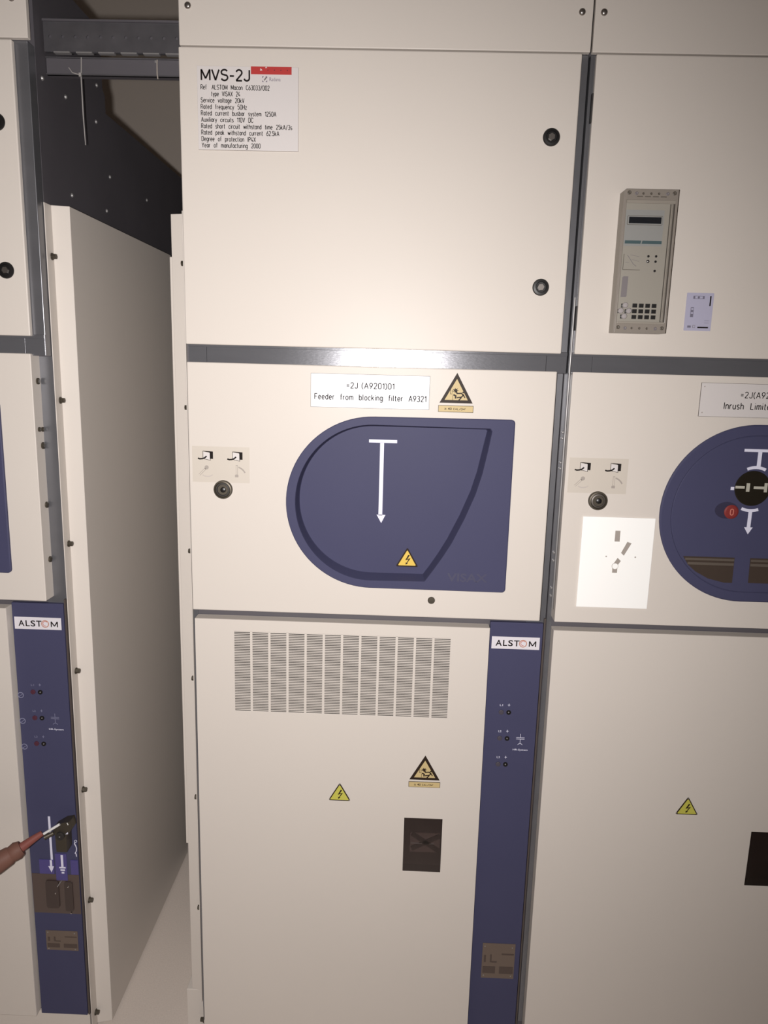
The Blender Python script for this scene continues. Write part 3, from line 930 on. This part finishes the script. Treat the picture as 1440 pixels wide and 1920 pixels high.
# ------------------------------------------------------------------ plates and signs fixed to the doors
def nameplate():
    o = thing('nameplate', 'large light grey rating plate headed MVS-2J with a red strip', 'nameplate', (0.0463, YU, 2.1210))
    X, Z = 0.0463, 2.1210
    p = MB()
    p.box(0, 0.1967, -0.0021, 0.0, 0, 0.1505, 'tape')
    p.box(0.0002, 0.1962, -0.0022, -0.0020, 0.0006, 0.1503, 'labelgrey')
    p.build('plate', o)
    y = -0.0022
    t = MB()
    t.lettering('MVS-2J', 0.0548 - X, 2.2462 - Z, 0.0190, y, 'ink', 0.0930, 0.165, 0.17)
    t.build('heading', o)
    t = MB()
    t.box(0.1511 - X, 0.2295 - X, y - 0.0012, y + 0.0003, 2.2582 - Z, 2.2716 - Z, 'red')
    for i in range(4):
        t.cyl(0.184 - X + 0.0125 * i, 2.2655 - Z, 0.0010, y - 0.0015, y, 'sockred', 8)
    t.prism([(0.1690 - X, 2.2640 - Z), (0.1735 - X, 2.2650 - Z), (0.1695 - X, 2.2685 - Z)], y - 0.0016, y, 'labelgrey')
    t.prism([(0.1785 - X, 2.2690 - Z), (0.1825 - X, 2.2692 - Z), (0.1808 - X, 2.2716 - Z)], y - 0.0016, y, 'labelgrey')
    t.build('red_strip', o, label='red adhesive strip with small torn spots')
    t = MB()
    cx, cz = 0.1775 - X, 2.2497 - Z
    for sx, sz in ((-1, -1), (1, -1), (-1, 1), (1, 1)):
        t.prism([(cx + sx * 0.0048, cz + sz * 0.0050), (cx + sx * 0.0015, cz + sz * 0.0050), (cx + sx * 0.0048, cz + sz * 0.0018)], y - 0.0005, y, 'inkviolet')
    t.stroke([(cx - 0.001, cz - 0.002), (cx + 0.0032, cz + 0.0034)], 0.0022, y - 0.0005, y, 'inkgrey')
    t.text('Raduna', 0.1868 - X, 2.2465 - Z, 0.0066, y, 'inkviolet', 0.0212, -0.004)
    t.build('logo', o)
    t = MB()
    for i, (x, s, e) in enumerate(((0.0532, 'Ref   ALSTOM  Macon  C63033/002', 0.1863), (0.0736, 'type  VISAX  24', 0.1293), (0.0531, 'Service  voltage  20kV', 0.1374),
                                   (0.0528, 'Rated  frequency  50Hz', 0.1421), (0.0529, 'Rated  current  busbar  system  1250A', 0.1994), (0.0532, 'Auxiliary  circuits  110V  DC', 0.1543),
                                   (0.0530, 'Rated  short  circuit  withstand  time  25kA/3s', 0.2304), (0.0529, 'Rated  peak  withstand  current  62.5kA', 0.2051),
                                   (0.0531, 'Degree  of  protection  IP4X', 0.1590), (0.0534, 'Year  of  manufacturing  2000', 0.1684))):
        z = 2.2299 - i * 0.01158
        t.lettering(s, x - X, z - Z, 0.0082, y, 'ink', e - x, 0.14, 0.20)
    t.build('rating_lines', o)
    return o


nameplate()


def label_plate(name, label, X, Z, wd, ht, lines, mname, rivets=False):
    o = thing(name, label, 'label plate', (X, YM, Z), 'engraved label plates')
    pm = MB()
    pm.box(0, wd, -0.0019, 0.0, 0, ht, 'inkgrey')
    pm.box(0.0007, wd - 0.0007, -0.0020, -0.0018, 0.0007, ht - 0.0007, mname)
    pm.build('plate', o)
    t = MB()
    for s, x, z, cap, w_ in lines:
        t.lettering(s, x - X, z - Z, cap, -0.0020, 'ink', w_, 0.135, 0.24)
    t.build('lettering', o)
    if rivets:
        for x, z in ((0.0070, ht - 0.0080), (0.0070, 0.0080)):
            MB().lathe(0, 0, [(0.0014, 0.0), (0.0012, -0.0006), (0.0001, -0.0008)], 'tape', 10).build('rivet', o, loc=(x, -0.0020, z))
    return o


label_plate('label_plate', 'bright white label plate about the feeder from blocking filter', 0.2702, 1.6262, 0.2476, 0.0697,
            (('=2J (A9201)01', 0.3451, 1.6668, 0.0114, 0.0984), ('Feeder  from  blocking  filter  A9321', 0.2786, 1.6428, 0.0114, 0.2322)), 'white')
label_plate('label_plate', 'grey label plate above the round blue cover, beginning Inrush Limit', PITCH + 0.2740, 1.6288, 0.2480, 0.0690,
            (('=2J(A9201)02', PITCH + 0.3562, 1.6688, 0.0120, 0.0980), ('Inrush  Limiter  A9321', PITCH + 0.3245, 1.6456, 0.0130, 0.1560)), 'labelgrey', True)


def bolt_glyph(mb, cx, cz, k, y0, y1, mname):
    pts = [(0.10, 0.52), (-0.20, -0.06), (0.16, 0.04), (-0.06, -0.34), (-0.16, -0.32), (-0.14, -0.56), (0.10, -0.40), (0.02, -0.36), (0.36, 0.16), (0.02, 0.08), (0.28, 0.50)]
    mb.prism([(cx + k * a, cz + k * b) for a, b in pts], y0, y1, mname)


def hv_sign(label, X, Y, Z, wd, ht, face, studs):
    """triangle with a lightning arrow; origin at the middle of its foot"""
    o = thing('high_voltage_sign', label, 'warning sign', (X, Y, Z), 'yellow lightning triangles')
    tri = [(-wd / 2, 0.0), (wd / 2, 0.0), (0.0, ht)]
    MB().prism(round_poly(tri, 0.0045), -0.0012, 0.0002, 'signblack').build('border', o)
    c = (0.0, ht * 0.333)
    MB().prism(round_poly(grow(tri, c, 0.85 if studs else 0.80), 0.0030), -0.0016, -0.0010, face).build('face', o, label='yellow face')
    t = MB()
    bolt_glyph(t, 0.0, ht * 0.37, ht * 0.47, -0.0020, -0.0014, 'signblack')
    t.build('lightning_symbol', o)
    if studs:
        for x, z in ((0.0, ht * 0.90), (-wd * 0.435, ht * 0.075), (wd * 0.435, ht * 0.075)):
            MB().lathe(0, 0, [(0.0018, 0.0), (0.0016, -0.0010), (0.0001, -0.0014)], 'chrome', 12).build('stud', o, smooth=True, loc=(x, -0.0016, z))
    return o


hv_sign('yellow lightning triangle on the sunken face of the blue cover', 0.4829, -0.0160, 1.2803, 0.0500, 0.0440, 'yellow', False)
hv_sign('greenish yellow lightning triangle low on the middle cubicle, below the vent grille', 0.3434, YL, 0.7140, 0.0522, 0.0452, 'yellowgreen', True)
hv_sign('greenish yellow lightning triangle low on the right cubicle', PITCH + 0.3492, YL, 0.7128, 0.0522, 0.0450, 'yellowgreen', True)


def arc_sign(label, X, Y, Z, wd, ht, worn):
    o = thing('arc_flash_sign', label, 'warning sign', (X, Y, Z), 'gold arc flash triangles with a caption')
    tri = [(-wd / 2, 0.0190), (wd / 2, 0.0190), (0.0, 0.0190 + ht)]
    c = (0.0, 0.0190 + ht * 0.333)
    MB().prism(tri, -0.0008, 0.0002, 'signblack').build('border', o)
    MB().prism(grow(tri, c, 0.70), -0.0012, -0.0006, 'gold').build('face', o, label='gold face')
    k = ht
    t = MB()
    y0, y1 = -0.0016, -0.0010

    def P(a, b):
        return (a * k, 0.0190 + b * k)
    # burst, cabinet outline and a figure thrown backwards
    star = []
    for i in range(14):
        r = 0.115 if i % 2 == 0 else 0.05
        star.append(P(-0.03 + r * math.cos(math.pi * i / 7), 0.42 + r * 0.8 * math.sin(math.pi * i / 7)))
    t.prism(star, y0, y1, 'signblack')
    t.stroke([P(-0.20, 0.44), P(-0.20, 0.30), P(-0.12, 0.30)], 0.014 * k, y0, y1, 'signblack')
    t.stroke([P(-0.14, 0.44), P(-0.14, 0.34)], 0.014 * k, y0, y1, 'signblack')
    t.stroke([P(-0.12, 0.26), P(-0.12, 0.10)], 0.012 * k, y0, y1, 'signblack')
    t.stroke([P(-0.10, 0.28), P(-0.02, 0.24), P(-0.03, 0.15)], 0.05 * k, y0, y1, 'signblack')
    t.stroke([P(-0.02, 0.38), P(0.02, 0.32), P(0.17, 0.33), P(0.23, 0.26)], 0.04 * k, y0, y1, 'signblack')
    t.stroke([P(0.01, 0.18), P(0.16, 0.20), P(0.23, 0.26)], 0.04 * k, y0, y1, 'signblack')
    t.stroke([P(0.17, 0.19), P(0.08, 0.09)], 0.04 * k, y0, y1, 'signblack')
    t.stroke([P(0.22, 0.30), P(0.29, 0.18)], 0.035 * k, y0, y1, 'signblack')
    t.cyl(P(0.225, 0.36)[0], P(0.225, 0.36)[1], 0.03 * k, y0, y1, 'signblack', 12)
    t.build('falling_figure', o)
    b = MB()
    b.box(-0.0366, 0.0366, -0.0008, 0.0002, 0.0, 0.0140, 'signblack')
    b.box(-0.0357, 0.0357, -0.0011, -0.0006, 0.0009, 0.0131, 'gold')
    b.text('≥ 40', -0.0235, 0.0045, 0.0052, -0.0011, 'signblack', 0.0150, 0.012)
    b.lettering('CAL/CM', -0.0050, 0.0048, 0.0038, -0.0011, 'signblack', 0.0230, 0.20, 0.26)
    b.lettering('2', 0.0190, 0.0068, 0.0022, -0.0011, 'signblack', 0.0013, 0.20)
    b.build('caption_strip', o)
    return o


arc_sign('gold arc flash triangle beside the bright white label plate', 0.5734, YM, 1.6230, 0.0690, 0.0620, True)
arc_sign('gold arc flash triangle above the dark inspection window', 0.5400, YL, 0.7560, 0.0700, 0.0615, False)


def operating_label(label, X, Z, wd, ht):
    o = thing('operating_label', label, 'label', (X, YM, Z), 'beige key operating labels')
    MB().box(0, wd, -0.0005, 0.0, 0, ht, 'beigelabel').build('sheet', o)
    y0, y1 = -0.0009, -0.0004

    def P(px, py):                      # label millimetres: across, down
        return (px * wd, ht - py * ht)
    for k, dx in enumerate((0.0, 0.515)):
        t = MB()
        t.prism([P(0.19 + dx, 0.125), P(0.365 + dx, 0.14), P(0.365 + dx, 0.345), P(0.30 + dx, 0.345), P(0.30 + dx, 0.165)], y0, y1, 'ink')
        fr = [P(0.19 + dx, 0.135), P(0.315 + dx, 0.165), P(0.318 + dx, 0.385), P(0.19 + dx, 0.345)]
        t.stroke(fr + [fr[0]], 0.0008, y0, y1, 'ink')
        t.prism([P(0.197 + dx, 0.15), P(0.310 + dx, 0.175), P(0.312 + dx, 0.372), P(0.197 + dx, 0.335)], y0 - 0.0002, y1, 'labelgrey')
        t.stroke([P(0.10 + dx, 0.335), P(0.135 + dx, 0.352), P(0.18 + dx, 0.345), P(0.22 + dx, 0.32), P(0.255 + dx, 0.27)], 0.0030, y0 - 0.0005, y1, 'ink')
        t.build('door_symbol', o)
    t = MB()
    t.stroke([P(0.12, 0.80), P(0.23, 0.62)], 0.0042, y0, y1, 'tape')
    t.stroke([P(0.12, 0.80), P(0.22, 0.635)], 0.0024, y0 - 0.0002, y1, 'beigelabel')
    t.cyl(*P(0.25, 0.585), 0.0044, y0, y1, 'tape', 14)
    t.arc(P(0.26, 0.0)[0], P(0, 0.60)[1], 0.0185, 236, 308, 0.0024, y0, y1, 'tape2', 10)
    t.build('key_symbol', o)
    t = MB()
    t.box(P(0.760, 0)[0], P(0.795, 0)[0], y0, y1, P(0, 0.77)[1], P(0, 0.50)[1], 'tape')
    t.box(P(0.767, 0)[0], P(0.788, 0)[0], y0 - 0.0002, y1, P(0, 0.76)[1], P(0, 0.52)[1], 'beigelabel')
    t.box(P(0.745, 0)[0], P(0.805, 0)[0], y0, y1, P(0, 0.84)[1], P(0, 0.77)[1], 'tape')
    t.arc(P(0.745, 0)[0], P(0, 0.86)[1], 0.0245, 28, 72, 0.0030, y0, y1, 'tape', 10)
    t.build('key_symbol', o)
    return o


operating_label('beige key label left of the blue cover with the arrow', 0.0178, 1.4598, 0.1225, 0.0770)
operating_label('beige key label above the blank white switch plate', PITCH + 0.0170, 1.4609, 0.1235, 0.0748)


def switch_plate():
    X, Z = PITCH + 0.0545, 1.2097
    o = thing('switch_diagram_plate', 'glaring white plate with grey switch marks beside the round cover', 'plate', (X, YM, Z))
    MB().box(0, 0.1535, -0.0030, 0.0002, 0, 0.2012, 'platewhite').build('plate', o, 0.0008)
    y0, y1 = -0.0036, -0.0028
    dx, dz = PITCH - X, -Z

    def Q(*pts):
        return [(x + dx, z + dz) for x, z in pts]
    t = MB()
    t.prism(Q((0.1250, 1.3820), (0.1356, 1.3820), (0.1357, 1.3583), (0.1250, 1.3583)), y0, y1, 'tape')
    t.prism(Q((0.1524, 1.3584), (0.1614, 1.3552), (0.1474, 1.3278), (0.1410, 1.3335)), y0, y1, 'tape')
    t.prism(Q((0.1347, 1.3224), (0.1420, 1.3157), (0.1360, 1.3060), (0.1276, 1.3100)), y0, y1, 'tape')
    t.prism(Q((0.1252, 1.3010), (0.1360, 1.3010), (0.1360, 1.2892), (0.1255, 1.2892)), y0, y1, 'tape')
    t.build('switch_symbol', o)
    t = MB()
    t.cyl(0.1306 + dx, 1.3039 + dz, 0.0070, y0 - 0.0003, y1, 'tape', 24)
    t.cyl(0.1306 + dx, 1.3039 + dz, 0.0063, y0 - 0.0006, y1, 'platewhite', 24)
    t.build('pivot_symbol', o)
    for x in (0.1100, 0.1721):
        MB().cyl(0, 0, 0.0016, -0.0006, 0.0002, 'tape', 12).build('pin', o, loc=(x + dx, -0.0030, 1.3250 + dz))
    return o


switch_plate()


# ------------------------------------------------------------------ protection relay on the right cubicle
def relay():
    X, Z = PITCH + 0.0757, 1.7912
    o = thing('protection_relay', 'tall grey protection relay with display and keypad on right cubicle', 'relay', (X, YU, Z))
    W, H, D = 0.1002, 0.2665, 0.042
    dx, dz = PITCH - X, -Z

    def x(v):
        return v + dx

    def z(v):
        return v + dz
    MB().box(0.0, W, -0.030, 0.0002, 0.0, H, 'relaygrey').build('case', o, 0.0012)
    bz = MB()
    bz.plate(0.0, W, 0.0, H, -D, -0.0300, [(0.0030, W - 0.0045, 0.0205, H - 0.0200)], 'relayclear')
    bz.box(0.0030, W - 0.0045, -D - 0.0012, -D + 0.001, H - 0.0262, H - 0.0200, 'relaygrey')
    bz.box(0.0030, W - 0.0045, -D - 0.0012, -D + 0.001, 0.0172, 0.0212, 'relaygrey')
    bz.build('bezel', o, 0.0008)
    yf = -0.0405
    MB().box(0.0030, W - 0.0135, yf, -0.0301, 0.0205, H - 0.0205, 'relayface').build('front_plate', o)
    gr = MB()
    gr.box(W - 0.0135, W - 0.0110, -0.0325, -0.0301, 0.0225, H - 0.0260, 'relaydark')
    gr.box(W - 0.0110, W - 0.0085, -0.0385, -0.0301, 0.0225, H - 0.0260, 'relaygrey')
    gr.box(W - 0.0085, W - 0.0065, -0.0330, -0.0301, 0.0225, H - 0.0260, 'relaydark')
    gr.build('guide_rail', o)
    s = MB()
    s.box(x(0.0795), x(0.1525), yf - 0.0003, yf + 0.0002, z(1.9540), z(2.0200), 'bluegrey')
    s.box(x(0.0815), x(0.1520), yf - 0.0006, yf, z(1.9582), z(1.9640), 'teal')
    s.prism([(x(0.1115), z(1.9575)), (x(0.1135), z(1.9575)), (x(0.1150), z(1.9645)), (x(0.1130), z(1.9645))], yf - 0.0009, yf, 'bluegrey')
    s.build('sticker', o, label='blue-grey sticker with a teal stripe')
    d = MB()
    d.prism(round_rect(x(0.0828), x(0.1500), z(1.9925), z(2.0095), 0.0022), yf - 0.0010, yf, 'relaydark')
    d.prism(round_rect(x(0.0834), x(0.1494), z(1.9933), z(2.0087), 0.0018), yf - 0.0014, yf, 'bluegrey')
    d.box(x(0.0857), x(0.1474), yf - 0.0018, yf, z(1.9951), z(2.0070), 'lcd')
    d.build('display', o, label='blank dark display')
    gph = MB()
    gph.stroke([(x(0.0822), z(1.9390)), (x(0.0820), z(1.9100)), (x(0.1150), z(1.9097))], 0.0010, yf - 0.0004, yf, 'relaydark')
    gph.stroke([(x(0.0890), z(1.9370)), (x(0.0960), z(1.9280)), (x(0.1010), z(1.9210)), (x(0.1075), z(1.9165))], 0.0010, yf - 0.0004, yf, 'slotgrey')
    gph.stroke([(x(0.0945), z(1.9375)), (x(0.1120), z(1.9345))], 0.0005, yf - 0.0004, yf, 'slotgrey')
    gph.stroke([(x(0.0860), z(1.9235)), (x(0.0930), z(1.9235))], 0.0005, yf - 0.0004, yf, 'slotgrey')
    gph.stroke([(x(0.0990), z(1.9290)), (x(0.1120), z(1.9255))], 0.0005, yf - 0.0004, yf, 'slotgrey')
    gph.build('curve_diagram', o)
    for lx, lz, r in ((0.1292, 1.9355, 0.0023), (0.1440, 1.9357, 0.0023), (0.1290, 1.9260, 0.0030), (0.1438, 1.9259, 0.0023), (0.1437, 1.9086, 0.0023)):
        l = MB()
        l.lathe(0, 0, [(r, 0.0002), (r, -0.0008), (r * 0.7, -0.0012), (0.0001, -0.0012)], 'black', 18)
        if r > 0.0025:
            l.cyl(-0.0005, -0.0004, 0.0010, -0.0016, -0.0010, 'labelgrey', 10)
        l.build('indicator_light', o, loc=(x(lx), yf, z(lz)))
    MB().prism([(x(0.0850), z(1.8974)), (x(0.0940), z(1.8974)), (x(0.0936), z(1.8602)), (x(0.0920), z(1.8586)), (x(0.0824), z(1.8584)), (x(0.0828), z(1.8955))], yf - 0.0006, yf + 0.0002, 'slotgrey').build('card_slot', o)
    for i in range(4):
        for j in range(3):
            kx = 0.1113 + 0.01247 * i - 0.0006 * 0
            kz = (1.8430, 1.8323, 1.8213)[j]
            kb = MB()
            kb.box(-0.0046, 0.0046, -0.0016, 0.0002, -0.0038, 0.0038, 'black')
            kb.build('key', o, 0.0003, loc=(x(kx), yf, z(kz)))
    for kx, kz in ((0.0892, 1.8424), (0.0815, 1.8318), (0.0968, 1.8318), (0.0888, 1.8215)):
        kb = MB()
        kb.box(-0.0042, 0.0018, -0.0012, 0.0002, -0.0038, 0.0038, 'black')
        kb.lathe(0.0028, 0.0006, [(0.0054, 0.0), (0.0054, -0.0045), (0.0042, -0.0062), (0.0001, -0.0066)], 'keyclear', 20)
        kb.build('arrow_key', o, loc=(x(kx), yf, z(kz)), label='clear round button over a black key')
    for zz, s_ in ((H - 0.0085, 1), (0.0085, -1)):
        for i, fx in enumerate((0.0062, 0.0200, 0.0330, 0.0480, 0.0625, 0.0790, 0.0920)):
            big = i in (0, 6)
            r = 0.0037 if big else (0.0032 if i in (1, 5) else 0.0022)
            t = MB()
            t.lathe(0, 0, [(r, 0.0003), (r, -0.0010), (r * 0.7, -0.0016), (0.0001, -0.0012)], 'relaydark' if i not in (1, 5) else 'slotgrey', 16)
            t.build('terminal_screw', o, loc=(fx, -D, zz + (0.0012 if big else 0.0)))
    for i in range(4):
        MB().box(0.0215 + 0.0150 * i, 0.0325 + 0.0150 * i, -D - 0.0006, -D + 0.0004, H - 0.0148, H - 0.0132, 'relaydark').build('vent_slot', o)
    return o


relay()


def card():
    X, Z = PITCH + 0.2254, 1.8001
    o = thing('instruction_card', 'small lilac instruction card beside the protection relay', 'card', (X, YU, Z))
    MB().prism(round_poly([(0.0, 0.0), (0.0537, 0.0), (0.0537, 0.0739), (0.0, 0.0739)], 0.0016), -0.0010, 0.0002, 'card').build('card_face', o)
    dx, dz = PITCH - X, -Z
    y0, y1 = -0.0014, -0.0009

    def bx(mb, a, b, c, d, mname):
        mb.box(a + dx, b + dx, y0, y1, c + dz, d + dz, mname)
    t = MB()
    bx(t, 0.2384, 0.2606, 1.8622, 1.8682, 'cardmark')
    t.prism([(0.2420 + dx, 1.8630 + dz), (0.2570 + dx, 1.8630 + dz), (0.2570 + dx, 1.8674 + dz), (0.2420 + dx, 1.8674 + dz)], y0 - 0.0002, y1, 'card')
    t.cyl(0.2490 + dx, 1.8652 + dz, 0.0022, y0 - 0.0004, y1, 'cardmark', 14)
    t.build('plug_drawing', o)
    t = MB()
    bx(t, 0.2355, 0.2415, 1.8268, 1.8460, 'cardmark')
    t.box(0.2364 + dx, 0.2406 + dx, y0 - 0.0002, y1, 1.8330 + dz, 1.8362 + dz, 'card')
    t.box(0.2364 + dx, 0.2406 + dx, y0 - 0.0002, y1, 1.8405 + dz, 1.8440 + dz, 'card')
    t.build('plug_drawing', o)
    t = MB()
    bx(t, 0.2716, 0.2742, 1.8489, 1.8684, 'ink')
    bx(t, 0.2524, 0.2737, 1.8056, 1.8082, 'ink')
    bx(t, 0.2320, 0.2390, 1.8060, 1.8102, 'cardmark')
    bx(t, 0.2425, 0.2475, 1.8060, 1.8110, 'slotgrey')
    t.box(0.2432 + dx, 0.2468 + dx, y0 - 0.0002, y1, 1.8066 + dz, 1.8104 + dz, 'card')
    bx(t, 0.2650, 0.2745, 1.8200, 1.8206, 'cardmark')
    bx(t, 0.2650, 0.2740, 1.8155, 1.8161, 'cardmark')
    t.build('printed_marks', o)
    return o


card()

# ------------------------------------------------------------------ operating lever on the left cubicle
lv = thing('operating_lever', 'reddish brown lever handle with shiny steel head on the blue strip', 'lever', (-0.3070, -0.030, 0.603))
O = Vector((-0.3070, -0.030, 0.603))


def rel(*pts):
    return [tuple(Vector(p) - O) for p in pts]


h = MB()
h.tube(rel((-0.520, -0.175, 0.535), (-0.470, -0.150, 0.562), (-0.425, -0.128, 0.584), (-0.402, -0.116, 0.596), (-0.394, -0.112, 0.600)), [0.027, 0.0262, 0.0235, 0.0205, 0.0150], 'handle', 24)
h.build('grip', lv, smooth=True)
h = MB()
h.tube(rel((-0.398, -0.1140, 0.598), (-0.388, -0.108, 0.604), (-0.380, -0.103, 0.608)), [0.0185, 0.0205, 0.0165], 'handle', 24)
h.build('collar', lv, smooth=True)
h = MB()
h.tube(rel((-0.384, -0.105, 0.606), (-0.360, -0.088, 0.620), (-0.344, -0.076, 0.628)), [0.0110, 0.0085, 0.0065], 'handlered', 18)
h.build('shaft', lv, smooth=True, label='red insulated shaft')
h = MB()
h.tube(rel((-0.3540, -0.056, 0.6100), (-0.3170, -0.0455, 0.6315)), [0.0030, 0.0030], 'brightsteel', 14)
h.tube(rel((-0.3510, -0.056, 0.6020), (-0.3330, -0.046, 0.6080)), [0.0055, 0.0050], 'bolt', 14)
h.build('steel_rod', lv, smooth=True, label='shiny steel rod')
h = MB()
h.prism([(-0.0300, 0.0130), (-0.0060, 0.0290), (0.0120, 0.0330), (0.0150, 0.0120), (0.0020, -0.0060), (0.0010, -0.0480), (-0.0240, -0.0480), (-0.0250, -0.0050)], -0.0120, 0.0178, 'bolt')
h.cyl(-0.0110, -0.0030, 0.0100, -0.0180, -0.0115, 'softblack', 24)
h.cyl(-0.0110, -0.0030, 0.0018, -0.0195, -0.0178, 'zinclip', 10)
h.prism([(0.0000, 0.0000), (0.0070, 0.0010), (0.0065, 0.0065)], -0.0130, -0.0115, 'symbolwhite')
h.stroke([(0.0060, 0.0310), (0.0085, 0.0250)], 0.0020, -0.0130, -0.0115, 'brightsteel')
h.build('head', lv, 0.0015)

# ------------------------------------------------------------------ metalwork bridging the gap overhead
tr_ = thing('cable_tray', 'perforated zinc cable tray bridging the gap overhead', 'cable tray', (-0.2835, 0.030, 2.3200))
t = MB()
L = 0.2824
zb, zt = 0.0, 0.0545
n_h = 11
pitch = L / n_h
for i in range(n_h):
    x0, x1 = i * pitch, (i + 1) * pitch
    cx, cz, r = (x0 + x1) / 2, 0.0275, 0.0030
    sq, cc = [], []
    for k in range(16):
        a = 2 * math.pi * k / 16
        ca, sa = math.cos(a), math.sin(a)
        s = max(abs(ca), abs(sa))
        sq.append((cx + ca / s * pitch / 2, cz + sa / s * pitch / 2))
        cc.append((cx + r * ca, cz + r * sa))
    t.loft([[(x, 0.0, z) for x, z in sq], [(x, 0.0, z) for x, z in cc], [(x, 0.0016, z) for x, z in cc], [(x, 0.0016, z) for x, z in sq]], 'trayzinc')
t.box(0, L, 0.0, 0.0016, zb, 0.0275 - pitch / 2, 'trayzinc')
t.box(0, L, 0.0, 0.0016, 0.0275 + pitch / 2, zt, 'trayzinc')
t.build('tray_side', tr_)
t = MB()
sl = 0.0455
for i in range(6):
    x0 = 0.010 + i * sl
    t.box(x0 + 0.010, min(x0 + sl - 0.003, L), -0.0030, 0.0080, zb - 0.0030, zb - 0.0005, 'zinclip')
t.box(0, L, 0.0017, 0.0090, zb - 0.0004, zb + 0.001, 'trayzinc')
t.box(0, L, 0.0076, 0.0090, zb, zt, 'darkmetal')
t.build('tray_floor', tr_)
MB().box(0, L, -0.0040, 0.0020, zt, zt + 0.0040, 'darkmetal').build('tray_lip', tr_)

rl = thing('support_rail', 'dark channel rail just below the perforated tray', 'rail', (-0.2875, 0.0420, 2.2812))
t = MB()
t.box(0.0005, 0.2880, 0.002, 0.020, 0.0, 0.0335, 'darkmetal')
t.build('channel', rl)
MB().box(0.0, 0.2880, -0.001, 0.006, 0.0312, 0.0335, 'trayzinc').build('top_flange', rl)
MB().box(0.0, 0.2880, -0.001, 0.006, 0.0000, 0.0022, 'trayzinc').build('bottom_flange', rl)

ct = thing('cable_tie', 'long pale cable tie hanging from the support rail', 'cable tie', (-0.2135, 0.0380, 2.2810), 'cable ties on the rail')
t = MB()
t.tube([(0.0012, 0.0005, 0.032), (0.0008, -0.001, 0.010), (0.0, -0.002, -0.004), (0.0005, -0.002, -0.075), (0.0020, -0.001, -0.134)], [0.0011, 0.0011, 0.0013, 0.0013, 0.0009], 'nylon', 8)
t.build('strap', ct, smooth=True)
t = MB()
t.tube([(-0.026, 0.002, 0.013), (-0.018, -0.001, 0.003), (0.0, -0.003, -0.002)], 0.0012, 'nylon', 8)
t.box(-0.0024, 0.0024, -0.0075, -0.0030, -0.0060, 0.0010, 'nylon')
t.build('tie_head', ct)
ct = thing('cable_tie', 'short cable tie looped round the rail near the middle cubicle', 'cable tie', (-0.0575, 0.0400, 2.2812), 'cable ties on the rail')
t = MB()
t.tube([(0.0, 0.0005, 0.030), (0.0, -0.0015, 0.024), (0.0, -0.0022, 0.002), (0.001, -0.002, -0.006)], 0.0014, 'tape', 8)
t.build('strap', ct, smooth=True)
MB().box(-0.0045, -0.0005, -0.0022, 0.0005, 0.024, 0.029, 'zinclip').build('tie_head', ct)
